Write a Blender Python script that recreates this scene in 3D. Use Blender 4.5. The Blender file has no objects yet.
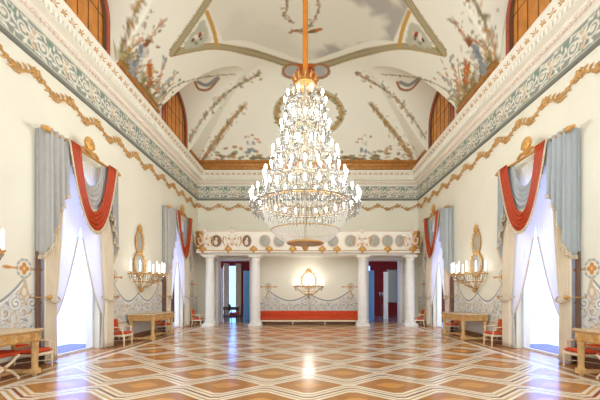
import bpy, math, random
import numpy as np
from mathutils import Vector, Matrix
rnd = random.Random(7)
PI = math.pi
C = bpy.context.scene.collection
SC = bpy.context.scene

# ------------------------------------------------------------------ camera, world, lights, exposure
HC = 1.55                      # eye height
F = 325.0                      # focal length in pixels of the 600-wide frame
cam_d = bpy.data.cameras.new('camera'); cam = bpy.data.objects.new('camera', cam_d); C.objects.link(cam)
cam.location = (0, 0, HC); cam.rotation_euler = (PI/2, 0, 0)
cam_d.sensor_width = 36; cam_d.lens = F/600*36
cam_d.shift_x = -8/600; cam_d.shift_y = 95/600
cam_d.clip_start = .05; cam_d.clip_end = 200
SC.camera = cam
SC.view_settings.view_transform = 'Standard'
try: SC.view_settings.look = 'None'
except Exception: pass
SC.view_settings.gamma = 1
SC.view_settings.use_curve_mapping = False
SC.view_settings.exposure = 0.29
SC.cycles.use_denoising = True
SC.cycles.max_bounces = 8
SC.cycles.diffuse_bounces = 5
SC.cycles.sample_clamp_indirect = 4

def lin(c):
    r = [((x/255)/12.92 if x/255 <= .04045 else ((x/255+.055)/1.055)**2.4) for x in c]
    return (r[0], r[1], r[2], 1)

W = bpy.data.worlds.new('sky'); SC.world = W; W.use_nodes = True
nt = W.node_tree; nt.nodes.clear()
wo = nt.nodes.new('ShaderNodeOutputWorld'); bg = nt.nodes.new('ShaderNodeBackground')
tc = nt.nodes.new('ShaderNodeTexCoord'); sx = nt.nodes.new('ShaderNodeSeparateXYZ')
mr = nt.nodes.new('ShaderNodeMapRange'); mr.inputs[1].default_value = -1; mr.inputs[2].default_value = 1
rp = nt.nodes.new('ShaderNodeValToRGB')
SKY_STRENGTH = 2.4
rp.color_ramp.elements[0].position = .0; rp.color_ramp.elements[0].color = (.76, .82, .86, 1)
rp.color_ramp.elements[1].position = .30; rp.color_ramp.elements[1].color = (.76, .83, .90, 1)
for p, c in ((.46, (.78, .86, 1.7, 1)), (.8, (.78, .86, 1.7, 1)), (1.0, (.22, .65, 1.7, 1))):
    e = rp.color_ramp.elements.new(p); e.color = c
nt.links.new(tc.outputs['Generated'], sx.inputs[0]); nt.links.new(sx.outputs['Y'], mr.inputs[0])
nt.links.new(mr.outputs[0], rp.inputs[0]); nt.links.new(rp.outputs[0], bg.inputs[0])
bg.inputs[1].default_value = SKY_STRENGTH
nt.links.new(bg.outputs[0], wo.inputs[0])

SCONCE_W = 5

# ------------------------------------------------------------------ materials
MATS = {}
def mat(name, col, rough=.6, metal=0, spec=.5, noise=0, nscale=8, coat=0):
    if name in MATS: return MATS[name]
    m = bpy.data.materials.new(name); m.use_nodes = True; t = m.node_tree
    b = t.nodes['Principled BSDF']
    c = lin(col)
    b.inputs['Roughness'].default_value = rough; b.inputs['Metallic'].default_value = metal
    b.inputs['Specular IOR Level'].default_value = spec
    b.inputs['Coat Weight'].default_value = coat
    n = t.nodes.new('ShaderNodeTexNoise'); n.inputs['Scale'].default_value = nscale; n.inputs['Detail'].default_value = 4
    tcn = t.nodes.new('ShaderNodeTexCoord'); t.links.new(tcn.outputs['Object'], n.inputs['Vector'])
    r = t.nodes.new('ShaderNodeValToRGB')
    k = noise
    r.color_ramp.elements[0].position = .3; r.color_ramp.elements[0].color = (c[0]*(1-k), c[1]*(1-k), c[2]*(1-k), 1)
    r.color_ramp.elements[1].position = .7; r.color_ramp.elements[1].color = (min(1, c[0]*(1+k*.6)), min(1, c[1]*(1+k*.6)), min(1, c[2]*(1+k*.6)), 1)
    t.links.new(n.outputs['Fac'], r.inputs[0]); t.links.new(r.outputs[0], b.inputs['Base Color'])
    MATS[name] = m
    return m
def paint_mat(name, rough=.8):
    m = bpy.data.materials.new(name); m.use_nodes = True; t = m.node_tree
    a = t.nodes.new('ShaderNodeVertexColor'); a.layer_name = 'paint'
    b = t.nodes['Principled BSDF']; b.inputs['Roughness'].default_value = rough; b.inputs['Specular IOR Level'].default_value = .2
    t.links.new(a.outputs['Color'], b.inputs['Base Color'])
    return m
def emit_mat(name, col, s):
    m = bpy.data.materials.new(name); m.use_nodes = True; t = m.node_tree
    b = t.nodes['Principled BSDF']; b.inputs['Base Color'].default_value = (1, 1, 1, 1)
    b.inputs['Emission Color'].default_value = (*col, 1); b.inputs['Emission Strength'].default_value = s
    MATS[name] = m; return m
def mix_mat(name, a, b, fac):
    """two shaders mixed: each (kind, colour, roughness)"""
    m = bpy.data.materials.new(name); m.use_nodes = True; t = m.node_tree; t.nodes.remove(t.nodes['Principled BSDF'])
    out = t.nodes['Material Output']; mx = t.nodes.new('ShaderNodeMixShader'); mx.inputs[0].default_value = fac
    for i, (k, c, r) in enumerate((a, b)):
        n = t.nodes.new('ShaderNodeBsdf' + k); n.inputs['Color'].default_value = c
        if 'Roughness' in n.inputs: n.inputs['Roughness'].default_value = r
        t.links.new(n.outputs[0], mx.inputs[i+1])
    t.links.new(mx.outputs[0], out.inputs['Surface']); MATS[name] = m; return m

wall_m = mat('cream_plaster', (229, 225, 207), .75, noise=.025, nscale=1.2, spec=.3)
stucco = mat('white_stucco', (236, 232, 217), .7, noise=.03, nscale=5, spec=.3)
stucco_pink = mat('rosy_stucco', (232, 212, 194), .7, noise=.05, nscale=9, spec=.3)
marble = mat('pale_marble', (233, 231, 224), .35, noise=.06, nscale=3)
gold = mat('gilding', (206, 156, 84), .42, metal=.4, noise=.18, nscale=14)
gold_dark = mat('old_gilding', (184, 126, 62), .42, metal=.4, noise=.25, nscale=6)
gold_pale = mat('pale_gilding', (200, 156, 96), .5, metal=.2, noise=.2, nscale=12)
rod_m = mat('gold_fabric_sleeve', (214, 128, 34), .5, metal=.25, noise=.12, nscale=10)
grey_line = mat('grey_paint_line', (120, 122, 112), .8)
silk_grey = mat('grey_silk', (166, 163, 158), .55, noise=.06, nscale=6)
silk_grey_cool = mat('cool_grey_silk', (160, 166, 168), .55, noise=.06, nscale=6)
silk_red = mat('red_silk', (168, 54, 6), .5, noise=.1, nscale=6)
fringe_m = mat('tasselled_fringe', (206, 190, 160), .8, noise=.35, nscale=40)
drape_m = mat('cream_drape', (226, 212, 186), .75, noise=.05, nscale=4)
lining_m = mat('red_brown_lining', (112, 80, 60), .75, noise=.1)
chair_white = mat('white_and_gold_wood', (232, 214, 182), .45, noise=.12, nscale=22)
chair_gold = mat('gilded_chair_wood', (206, 150, 84), .45, metal=.2, noise=.2, nscale=18)
red_velvet = mat('orange_red_velvet', (206, 72, 24), .8, noise=.14, nscale=9)
table_m = mat('gilded_table_wood', (210, 168, 108), .5, noise=.3, nscale=10)
table_top_m = mat('table_marble', (206, 178, 138), .22, noise=.15, nscale=5)
silver_gilt = mat('silver_gilt', (150, 136, 110), .4, metal=.3, noise=.1)
wood_dark = mat('dark_wood', (88, 58, 38), .45, noise=.3, nscale=6)
plinth_m = mat('brown_marble_skirting', (134, 92, 62), .3, noise=.25, nscale=5)
shutter_m = mat('amber_shutter_wood', (210, 136, 56), .55, noise=.25, nscale=3)
shutter_dark = mat('dark_shutter_wood', (96, 58, 30), .6, noise=.2, nscale=3)
border_red = mat('red_brown_border', (168, 84, 58), .7, noise=.1)
damask = mat('red_damask', (132, 16, 24), .75, noise=.2, nscale=4)
door_white = mat('white_door_paint', (226, 226, 226), .45, noise=.02)
stone_blue = mat('balcony_stone', (110, 120, 180), .8, noise=.06)
back_floor = mat('grey_blue_floor', (140, 146, 160), .06, noise=.12, nscale=3)
mirror_m = mat('mirror_silver', (200, 202, 196), .3, metal=.7)
med_m = mat('grey_medallion', (172, 170, 156), .7, noise=.12, nscale=12)
med_brown = mat('brown_medallion', (124, 104, 82), .7, noise=.2, nscale=12)
candle_m = emit_mat('lit_candle', (1, .985, .96), 2.4)
bulb_m = emit_mat('lit_bulb', (1, 1, .97), 112.0)
glass_m = mix_mat('window_glass', ('Transparent', (.97, .98, 1, 1), 0), ('Glossy', (1, 1, 1, 1), .02), .06)
sheer_m = mix_mat('sheer_voile', ('Diffuse', (.86, .83, .77, 1), 0), ('Translucent', (.74, .73, .70, 1), 0), .42)
crystal_m = mix_mat('cut_crystal', ('Transparent', (1, 1, 1, 1), 0), ('Translucent', (.42, .42, .41, 1), 0), .5)
def crystal_fix():
    t = crystal_m.node_tree; out = t.nodes['Material Output']; old = out.inputs['Surface'].links[0].from_node
    g = t.nodes.new('ShaderNodeBsdfGlossy'); g.inputs['Roughness'].default_value = .12; g.inputs['Color'].default_value = (.6, .6, .6, 1)
    mx = t.nodes.new('ShaderNodeMixShader'); mx.inputs[0].default_value = .25
    t.links.new(old.outputs[0], mx.inputs[1]); t.links.new(g.outputs[0], mx.inputs[2]); t.links.new(mx.outputs[0], out.inputs['Surface'])
crystal_fix()
basket_m = mix_mat('basket_crystal', ('Transparent', (1, 1, 1, 1), 0), ('Translucent', (.85, .85, .82, 1), 0), .75)
paint = paint_mat('painted_plaster')

def floor_mat():
    m = bpy.data.materials.new('inlaid_parquet'); m.use_nodes = True; t = m.node_tree; L = t.links
    b = t.nodes['Principled BSDF']
    def M(op, a, bb=None, cc=None):
        n = t.nodes.new('ShaderNodeMath'); n.operation = op
        for i, v in enumerate((a, bb, cc)):
            if v is None: continue
            if isinstance(v, (int, float)): n.inputs[i].default_value = v
            else: L.new(v, n.inputs[i])
        return n.outputs[0]
    def mixc(f, a, bb):
        n = t.nodes.new('ShaderNodeMix'); n.data_type = 'RGBA'
        L.new(f, n.inputs[0])
        for i, v in ((6, a), (7, bb)):
            if isinstance(v, tuple): n.inputs[i].default_value = v
            else: L.new(v, n.inputs[i])
        return n.outputs[2]
    g = t.nodes.new('ShaderNodeNewGeometry'); s = t.nodes.new('ShaderNodeSeparateXYZ'); L.new(g.outputs['Position'], s.inputs[0])
    x, y = s.outputs['X'], s.outputs['Y']
    P, Q, A = 1.42, .86, .25
    def band(q, lo, hi): return M('MULTIPLY', M('GREATER_THAN', q, lo), M('LESS_THAN', q, hi))
    def tri(v):                                   # blunt-tipped triangle wave, -1..1
        f = M('MULTIPLY', M('SUBTRACT', M('ABSOLUTE', M('SUBTRACT', M('FRACT', v), .5)), .25), 4.6)
        return M('MINIMUM', M('MAXIMUM', f, -.92), .92)
    row = M('FLOOR', M('DIVIDE', y, Q)); yc = M('SUBTRACT', M('SUBTRACT', y, M('MULTIPLY', row, Q)), Q/2)
    def cell(r_off):                              # signed height inside the zigzag row
        rr_ = M('ADD', row, r_off); sh = M('MULTIPLY', M('MODULO', M('ABSOLUTE', rr_), 2.0), .5)
        tw = tri(M('ADD', M('DIVIDE', x, P), sh)); dy = M('ABSOLUTE', M('SUBTRACT', yc, r_off*Q))
        return M('SUBTRACT', M('ADD', M('MULTIPLY', tw, A), Q/2), dy), tw, dy
    e0, t0, d0 = cell(0); e1, t1, d1 = cell(1); e2, t2, d2 = cell(-1)
    edge = M('MAXIMUM', e0, M('MAXIMUM', e1, e2))  # distance inwards from the zigzag seam
    ochre, brown, tan, white = lin((172, 112, 46)), lin((140, 84, 34)), lin((200, 156, 96)), lin((234, 224, 202))
    wn = t.nodes.new('ShaderNodeTexNoise'); wn.inputs['Scale'].default_value = 3.0; wn.inputs['Detail'].default_value = 6
    L.new(g.outputs['Position'], wn.inputs['Vector'])
    base = mixc(M('GREATER_THAN', edge, .22), tan, ochre)
    base = mixc(band(edge, .03, .095), base, white)
    base = mixc(band(edge, .15, .215), base, white)
    base = mixc(M('LESS_THAN', edge, .03), base, brown)
    base = mixc(M('GREATER_THAN', edge, .50), base, lin((206, 142, 66)))
    # border by the walls
    ax = M('ABSOLUTE', x)
    base = mixc(M('GREATER_THAN', ax, 5.05), base, lin((176, 120, 66)))
    base = mixc(band(ax, 5.05, 5.2), base, white)
    base = mixc(band(ax, 5.42, 5.5), base, white)
    hs = t.nodes.new('ShaderNodeMix'); hs.data_type = 'RGBA'; hs.blend_type = 'MULTIPLY'; hs.inputs[0].default_value = .15
    L.new(base, hs.inputs[6]); L.new(wn.outputs['Fac'], hs.inputs[7])
    br = t.nodes.new('ShaderNodeMapRange'); br.inputs[3].default_value = .82; br.inputs[4].default_value = 1.12; L.new(wn.outputs['Fac'], br.inputs[0])
    vm = t.nodes.new('ShaderNodeVectorMath'); vm.operation = 'SCALE'; L.new(base, vm.inputs[0]); L.new(br.outputs[0], vm.inputs['Scale'])
    L.new(vm.outputs[0], b.inputs['Base Color'])
    rr = t.nodes.new('ShaderNodeMapRange'); rr.inputs[3].default_value = .14; rr.inputs[4].default_value = .25; L.new(wn.outputs['Fac'], rr.inputs[0])
    L.new(rr.outputs[0], b.inputs['Roughness'])
    b.inputs['Specular IOR Level'].default_value = .45
    bm = t.nodes.new('ShaderNodeBump'); bm.inputs['Strength'].default_value = .03; bm.inputs['Distance'].default_value = .02
    L.new(wn.outputs['Fac'], bm.inputs['Height']); L.new(bm.outputs[0], b.inputs['Normal'])
    return m
parquet = floor_mat()

# ------------------------------------------------------------------ mesh helpers
class MB:
    def __init__(s): s.v = []; s.f = []
    def add(s, vs, fs):
        o = len(s.v); s.v += [tuple(p) for p in vs]; s.f += [tuple(i+o for i in f) for f in fs]; return s
    def box(s, x0, x1, y0, y1, z0, z1):
        return s.add([(x, y, z) for z in (z0, z1) for x, y in ((x0, y0), (x1, y0), (x1, y1), (x0, y1))],
                     [(3, 2, 1, 0), (4, 5, 6, 7), (0, 1, 5, 4), (1, 2, 6, 5), (2, 3, 7, 6), (3, 0, 4, 7)])
    def bbox(s, x0, x1, y0, y1, z0, z1, b=.01):
        """box with chamfered vertical and top edges"""
        ring = lambda i, z: [(x0+i+b, y0+i, z), (x1-i-b, y0+i, z), (x1-i, y0+i+b, z), (x1-i, y1-i-b, z), (x1-i-b, y1-i, z), (x0+i+b, y1-i, z), (x0+i, y1-i-b, z), (x0+i, y0+i+b, z)]
        rs = [ring(b, z0), ring(0, z0+b), ring(0, z1-b), ring(b, z1)]
        vs = [p for r in rs for p in r]; fs = [tuple(reversed(range(8))), tuple(24+i for i in range(8))]
        for k in range(3):
            for i in range(8): j = (i+1) % 8; fs.append((k*8+i, k*8+j, k*8+8+j, k*8+8+i))
        return s.add(vs, fs)
    def tube(s, pts, r, n=8, closed=False):
        pts = [Vector(p) for p in pts]; m = len(pts)
        rs = list(r) if isinstance(r, (list, tuple)) else [r]*m
        vs = []; fs = []; up = None
        for i, p in enumerate(pts):
            a = pts[i-1] if (i > 0 or closed) else p; b = pts[(i+1) % m] if (i < m-1 or closed) else p
            d = (b-a).normalized() if (b-a).length > 1e-9 else Vector((0, 0, 1))
            if up is None: up = Vector((0, 0, 1)) if abs(d.z) < .9 else Vector((1, 0, 0))
            x = d.cross(up)
            if x.length < 1e-6: x = d.cross(Vector((1, .3, .2)))
            x.normalize(); y = x.cross(d).normalized(); up = y
            for k in range(n):
                t = 2*PI*k/n; vs.append(p + (x*math.cos(t) + y*math.sin(t))*rs[i])
        for i in range(m if closed else m-1):
            j = (i+1) % m
            for k in range(n): l = (k+1) % n; fs.append((i*n+k, i*n+l, j*n+l, j*n+k))
        if not closed: fs.append(tuple(reversed(range(n)))); fs.append(tuple((m-1)*n+k for k in range(n)))
        return s.add(vs, fs)
    def lathe(s, prof, n=16, c=(0, 0, 0), cap=True, a0=0, a1=2*PI):
        full = abs(a1-a0-2*PI) < 1e-6; m = n if full else n+1
        vs = [(c[0]+r*math.cos(a0+(a1-a0)*k/n), c[1]+r*math.sin(a0+(a1-a0)*k/n), c[2]+z) for r, z in prof for k in range(m)]
        fs = []
        for i in range(len(prof)-1):
            for k in range(n):
                l = (k+1) % m; fs.append((i*m+k, i*m+l, (i+1)*m+l, (i+1)*m+k))
        if cap and full: fs.append(tuple(reversed(range(m)))); fs.append(tuple((len(prof)-1)*m+k for k in range(m)))
        return s.add(vs, fs)
    def ell(s, c, r, n=10, m=6):
        rx, ry, rz = r if isinstance(r, (tuple, list)) else (r, r, r)
        vs = [(c[0], c[1], c[2]-rz)]
        for i in range(1, m):
            a = -PI/2 + PI*i/m
            for k in range(n): t = 2*PI*k/n; vs.append((c[0]+rx*math.cos(a)*math.cos(t), c[1]+ry*math.cos(a)*math.sin(t), c[2]+rz*math.sin(a)))
        vs.append((c[0], c[1], c[2]+rz)); fs = []
        for k in range(n): l = (k+1) % n; fs.append((0, 1+l, 1+k)); fs.append((len(vs)-1, 1+(m-2)*n+k, 1+(m-2)*n+l))
        for i in range(m-2):
            for k in range(n): l = (k+1) % n; fs.append((1+i*n+k, 1+i*n+l, 1+(i+1)*n+l, 1+(i+1)*n+k))
        return s.add(vs, fs)
    def grid(s, fn, nu, nv, thick=None):
        vs = [fn(i/nu, j/nv) for j in range(nv+1) for i in range(nu+1)]
        fs = [(j*(nu+1)+i, j*(nu+1)+i+1, (j+1)*(nu+1)+i+1, (j+1)*(nu+1)+i) for j in range(nv) for i in range(nu)]
        return s.add(vs, fs)
    def prism(s, poly, to3, d):
        """polygon [(a,b)] -> to3(a,b,depth) for depth 0 and d"""
        n = len(poly); vs = [to3(a, b, 0) for a, b in poly] + [to3(a, b, d) for a, b in poly]
        fs = [tuple(range(n)), tuple(reversed(range(n, 2*n)))] + [(i, (i+1) % n, n+(i+1) % n, n+i) for i in range(n)]
        return s.add(vs, fs)
    def build(s, name, m, parent=None, smooth=True, loc=None, solid=0):
        me = bpy.data.meshes.new(name); me.from_pydata(s.v, [], s.f); me.update()
        o = bpy.data.objects.new(name, me); C.objects.link(o); me.materials.append(m)
        if smooth:
            me.polygons.foreach_set('use_smooth', [True]*len(me.polygons))
            try: me.set_sharp_from_angle(angle=math.radians(40))
            except Exception: pass
        if parent: o.parent = parent
        if loc: o.location = loc
        if solid:
            md = o.modifiers.new('thickness', 'SOLIDIFY'); md.thickness = solid; md.offset = 0
        return o

def thing(name, label, cat, loc=(0, 0, 0), rz=0, group=None):
    o = bpy.data.objects.new(name, None); o.empty_display_size = .2; C.objects.link(o)
    o.location = loc; o.rotation_euler = (0, 0, rz); o['label'] = label; o['category'] = cat
    if group: o['group'] = group
    return o
def tag(o, label, cat, group=None):
    o['label'] = label; o['category'] = cat
    if group: o['group'] = group
    return o
def struct(o, label=None):
    o['kind'] = 'structure'
    if label: o['label'] = label
    return o
def dup(root, loc, rz, label, group=None):
    r = root.copy(); C.objects.link(r); r.location = loc; r.rotation_euler = (0, 0, rz); r['label'] = label
    if group: r['group'] = group
    for ch in list(root.children):
        c = ch.copy(); C.objects.link(c); c.parent = r
        for g in list(ch.children):
            d = g.copy(); C.objects.link(d); d.parent = c
    return r

# ------------------------------------------------------------------ painting on plaster
class Canvas:
    """a rectangle of painted plaster: u to the right, v up, in metres"""
    def __init__(s, u0, u1, v0, v1, res, base):
        s.nu = int(round((u1-u0)/res))+1; s.nv = int(round((v1-v0)/res))+1
        s.u = np.linspace(u0, u1, s.nu); s.v = np.linspace(v0, v1, s.nv)
        s.U, s.V = np.meshgrid(s.u, s.v); s.img = np.zeros((s.nv, s.nu, 3)); s.img[:] = lin(base)[:3]; s.res = res
    def _win(s, a0, a1, b0, b1):
        i0, i1 = np.searchsorted(s.u, (a0, a1)); j0, j1 = np.searchsorted(s.v, (b0, b1)); return slice(j0, j1), slice(i0, i1)
    def put(s, w, a, col):
        a = np.clip(a, 0, 1)[..., None]; s.img[w] = s.img[w]*(1-a) + np.array(lin(col)[:3])*a
    def line(s, pts, wd, col, op=1.0):
        for (a, b), (c, d) in zip(pts[:-1], pts[1:]):
            q = wd + s.res*2; w = s._win(min(a, c)-q, max(a, c)+q, min(b, d)-q, max(b, d)+q)
            X, Y = s.U[w], s.V[w]
            if X.size == 0: continue
            L2 = (c-a)**2+(d-b)**2+1e-12; t = np.clip(((X-a)*(c-a)+(Y-b)*(d-b))/L2, 0, 1)
            D = np.hypot(X-a-t*(c-a), Y-b-t*(d-b)); s.put(w, (wd/2-D)/s.res+.5, col) if op == 1 else s.put(w, np.clip((wd/2-D)/s.res+.5, 0, 1)*op, col)
    def blob(s, a, b, ra, rb, ang, col, op=1.0):
        q = max(ra, rb)+s.res*2; w = s._win(a-q, a+q, b-q, b+q); X, Y = s.U[w]-a, s.V[w]-b
        if X.size == 0: return
        p = X*math.cos(ang)+Y*math.sin(ang); r = -X*math.sin(ang)+Y*math.cos(ang)
        D = np.sqrt((p/ra)**2+(r/rb)**2); s.put(w, np.clip((1-D)*min(ra, rb)/s.res+.5, 0, 1)*op, col)
    def spiral(s, a, b, r, turns, a0, sgn, wd, col):
        pts = []
        n = int(18*turns)
        for i in range(n+1):
            t = i/n; R = r*(1-t*.85); th = a0+sgn*2*PI*turns*t; pts.append((a+R*math.cos(th), b+R*math.sin(th)))
        s.line(pts, wd, col); s.blob(*pts[-1], wd*1.1, wd*1.1, 0, col)
    def build(s, name, fn, parent=None):
        P = [fn(a, b) for b in s.v for a in s.u]; nu = s.nu
        f = [(j*nu+i, j*nu+i+1, (j+1)*nu+i+1, (j+1)*nu+i) for j in range(s.nv-1) for i in range(nu-1)]
        return painted_mesh(name, P, f, s.img.reshape(-1, 3), parent)
def painted_mesh(name, P, f, col, parent=None):
    me = bpy.data.meshes.new(name); me.from_pydata(P, [], f); me.update()
    at = me.color_attributes.new('paint', 'FLOAT_COLOR', 'POINT')
    cc = np.ones((len(P), 4), dtype=np.float32); cc[:, :3] = col; at.data.foreach_set('color', cc.ravel())
    me.polygons.foreach_set('use_smooth', [True]*len(me.polygons)); me.materials.append(paint)
    o = bpy.data.objects.new(name, me); C.objects.link(o)
    if parent: o.parent = parent
    return o

# ------------------------------------------------------------------ the room's measures
WX, YB, Y0 = 6.1, 18.0, -1.5
AX = (2.22, 8.53, 14.84)           # window axes along the side walls
PIER = (5.48, 11.69)               # middle of the wall between two windows
WH, WT = .98, 4.75                 # window half width, height
ZS = 8.9
def vault(X, Y):
    X = np.asarray(X, float); Y = np.asarray(Y, float)
    d1 = np.clip(WX-np.abs(X), 0, None); d2 = np.clip(YB-Y, 0, None)
    m1 = np.sin(PI/2*np.clip(d1/4, 0, 1)); m2 = np.sin(PI/2*np.clip(d2/3.4, 0, 1))
    Z = ZS+3.1*np.minimum(m1, m2)
    for a in AX:
        q = np.clip(1-((Y-a)/1.78)**2, 0, 1)
        Lz = 8.4+(2.9+.68*np.clip(d1/4, 0, 1))*np.sqrt(q)
        Z = np.maximum(Z, np.where((q > 0) & (d1 < 4), Lz, 0))
    return Z
def ray(px, py): return (px-308)/F, (295-py)/F
def on_vault(px, py):
    dx, dz = ray(px, py); t = np.linspace(2, YB-.01, 3000); X = t*dx; Z = HC+t*dz
    inside = (np.abs(X) < WX) & (Z >= vault(X, t)); out = np.abs(X) >= WX
    i = int(np.argmax(inside | out)) if (inside | out).any() else len(t)-1
    x = float(np.clip(X[i], -WX+.01, WX-.01)); return Vector((x, float(t[i]), float(vault(x, t[i]))))

# ------------------------------------------------------------------ floor, walls
struct(MB().box(-WX-.5, WX+.5, Y0-1, YB+.45, -.2, 0).build('floor', parquet, smooth=False), 'glossy inlaid parquet floor with white lozenge bands')
for side, s in (('left', -1), ('right', 1)):
    b = MB(); ed = [Y0] + [q for a in AX for q in (a-WH, a+WH)] + [YB+.4]
    lo, hi = (WX, WX+.4) if s > 0 else (-WX-.4, -WX)
    for i in range(0, len(ed), 2): b.box(lo, hi, ed[i], ed[i+1], 0, WT)
    b.box(lo, hi, Y0, YB+.4, WT, 12.2)
    struct(b.build('wall_'+side, wall_m, smooth=False), 'cream plaster wall with tall windows')
    for k in range(0, len(ed), 2):
        pass
    bb = MB(); x0, x1 = (WX-.05, WX) if s > 0 else (-WX, -WX+.05)
    for i in range(0, len(ed), 2):
        e = min(ed[i+1], YB)
        bb.box(x0, x1, ed[i]+.02, e-.02, 0, .16)
        bb.box(x0 if s < 0 else x0+.02, x1 if s > 0 else x1-.02, ed[i]+.02, e-.02, .16, .2)
    struct(bb.build('baseboard_'+side, plinth_m, smooth=False))
DL, DR, DT = (-4.99, -3.18), (3.30, 5.12), 3.5
b = MB()
for x0, x1 in ((-WX, DL[0]), (DL[1], DR[0]), (DR[1], WX)): b.box(x0, x1, YB, YB+.4, 0, DT)
b.box(-WX, WX, YB, YB+.4, DT, 12.2)
struct(b.build('wall_back', wall_m, smooth=False), 'cream end wall with two doorways')
bb = MB()
for x0, x1 in ((-WX+.06, DL[0]-.14), (DL[1]+.14, DR[0]-.14), (DR[1]+.14, WX-.06)): bb.box(x0, x1, YB-.05, YB, 0, .16)
struct(bb.build('baseboard_back', plinth_m, smooth=False))

# ------------------------------------------------------------------ painted vault
def build_vault():
    h = np.concatenate([np.arange(0, 1.6, .022), np.arange(1.6, WX, .032), [WX]])     # distance from the wall
    xs = np.concatenate([-(WX-h), (WX-h)[::-1][1:]])
    ys = np.concatenate([np.arange(Y0, 6.4, .2), np.arange(6.4, 16.6, .032), np.arange(16.6, YB, .022), [YB]])
    Xg, Yg = np.meshgrid(xs, ys); Z = vault(Xg, Yg); P = np.stack([Xg, Yg, Z], -1)
    img = np.zeros(Z.shape+(3,)); img[:] = lin((240, 239, 223))[:3]
    def win(c, q):
        i0, i1 = np.searchsorted(xs, (c[0]-q, c[0]+q)); j0, j1 = np.searchsorted(ys, (c[1]-q, c[1]+q)); return slice(j0, j1), slice(i0, i1)
    def put(w, a, col): a = np.clip(a, 0, 1)[..., None]; img[w] = img[w]*(1-a)+np.array(lin(col)[:3])*a
    def blob(c, r1, r2, dirv, col, op=1.):
        w = win(c, max(r1, r2)+.08); Q = P[w]-np.array(c)
        if Q.size == 0: return
        d = np.array(dirv)/(np.linalg.norm(dirv)+1e-9); al = Q@d; n2 = np.clip((Q**2).sum(-1)-al**2, 0, None)
        D = np.sqrt((al/r1)**2+n2/r2**2); put(w, np.clip((1-D)*min(r1, r2)/.03+.5, 0, 1)*op, col)
    def seg(a, b_, wd, col, op=1.):
        a = np.array(a); b_ = np.array(b_); q = abs(b_-a).max()/2+wd+.08; w = win((a+b_)/2, q); Q = P[w]
        if Q.size == 0: return
        e = b_-a; t = np.clip(((Q-a)@e)/(e@e+1e-12), 0, 1); D = np.linalg.norm(Q-a-t[..., None]*e, axis=-1)
        put(w, np.clip((wd/2-D)/.03+.5, 0, 1)*op, col)
    def path(pix, n=24):
        pts = []
        for (a, b1), (c, d) in zip(pix[:-1], pix[1:]):
            for i in range(n): t = i/n; pts.append(on_vault(a+(c-a)*t, b1+(d-b1)*t))
        pts.append(on_vault(*pix[-1])); return pts
    def curve(pix, n=10):
        """Catmull-Rom through picture points, then onto the vault"""
        q = [pix[0]]+list(pix)+[pix[-1]]; o = []
        for i in range(1, len(q)-2):
            for k in range(n):
                t = k/n; o.append(tuple(.5*(2*q[i][e]+(q[i+1][e]-q[i-1][e])*t+(2*q[i-1][e]-5*q[i][e]+4*q[i+1][e]-q[i+2][e])*t*t+(3*q[i][e]-q[i-1][e]-3*q[i+1][e]+q[i+2][e])*t**3) for e in (0, 1)))
        o.append(pix[-1]); return [on_vault(*p) for p in o]
    def strip(pts, wd, col, op=1.):
        for a, b_ in zip(pts[:-1], pts[1:]): seg(a, b_, wd, col, op)
    rn = lambda a, b_: rnd.uniform(a, b_)
    def shade(c): k = rn(.8, 1.06); return tuple(min(255, v_*k) for v_ in c)
    GREEN, OLIVE, BROWN, GOLD, ORANGE, ROSE, BLUE = (120, 122, 84), (146, 134, 90), (134, 102, 62), (186, 138, 70), (200, 112, 50), (204, 156, 126), (146, 156, 164)
    def garland(pix, wd, dens=1.0, stem=True, pal=(OLIVE, GREEN, BROWN, GOLD, ROSE), size=1.):
        pts = curve(pix)
        if stem: strip(pts, .04, BROWN, .55)
        for a, b_ in zip(pts[:-1], pts[1:]):
            d = b_-a; L = d.length
            for k in range(max(1, int(L/.036*dens))):
                c = a+d*rnd.random()+Vector((rn(-1, 1), rn(-1, 1), rn(-.5, .5)))*wd*rnd.random()
                dv = d.normalized()+Vector((rn(-1, 1), rn(-1, 1), rn(-1, 1)))
                blob(c, rn(.08, .17)*size, rn(.03, .06)*size, dv, rnd.choice(pal), rn(.4, .9))
    mir = lambda pix: [(616-x, y) for x, y in pix]
    # sky panel in the middle with soft clouds
    sky = [(305, 66), (270, 57), (240, 50), (218, 46), (208, 13), (200, -14)]
    gx = np.abs(Xg); edge = np.interp(Yg, [0, 10.6, 12.9, 14.6], [3.5, 3.55, 3.4, 0.0])
    ins = np.clip((edge-gx)/.06, 0, 1)*np.clip((14.5-Yg)/.1, 0, 1)
    nz = sum(np.sin(Xg*f1*1.3+p1+1.7*np.sin(Yg*f1*.9+p2))*np.sin(Yg*f1*1.1+p2+1.3*np.sin(Xg*f1*.7+p1))/g for f1, g, p1, p2 in ((.7, 1, .3, 1.1), (1.5, 1.6, 2.2, .4), (3.1, 3, 1.2, 2.6), (6.3, 6, .2, .9)))
    nz = np.clip((nz+.3)*.7, 0, 1)
    side = np.clip((Xg+.6)/1.6, 0.15, 1)
    for ccol, amt in (((216, 214, 196), ins*.45), ((172, 170, 160), ins*np.clip(nz*1.9-.3, 0, 1)*side*.9)):
        img[:] = img*(1-amt[..., None])+np.array(lin(ccol)[:3])*amt[..., None]
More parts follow.
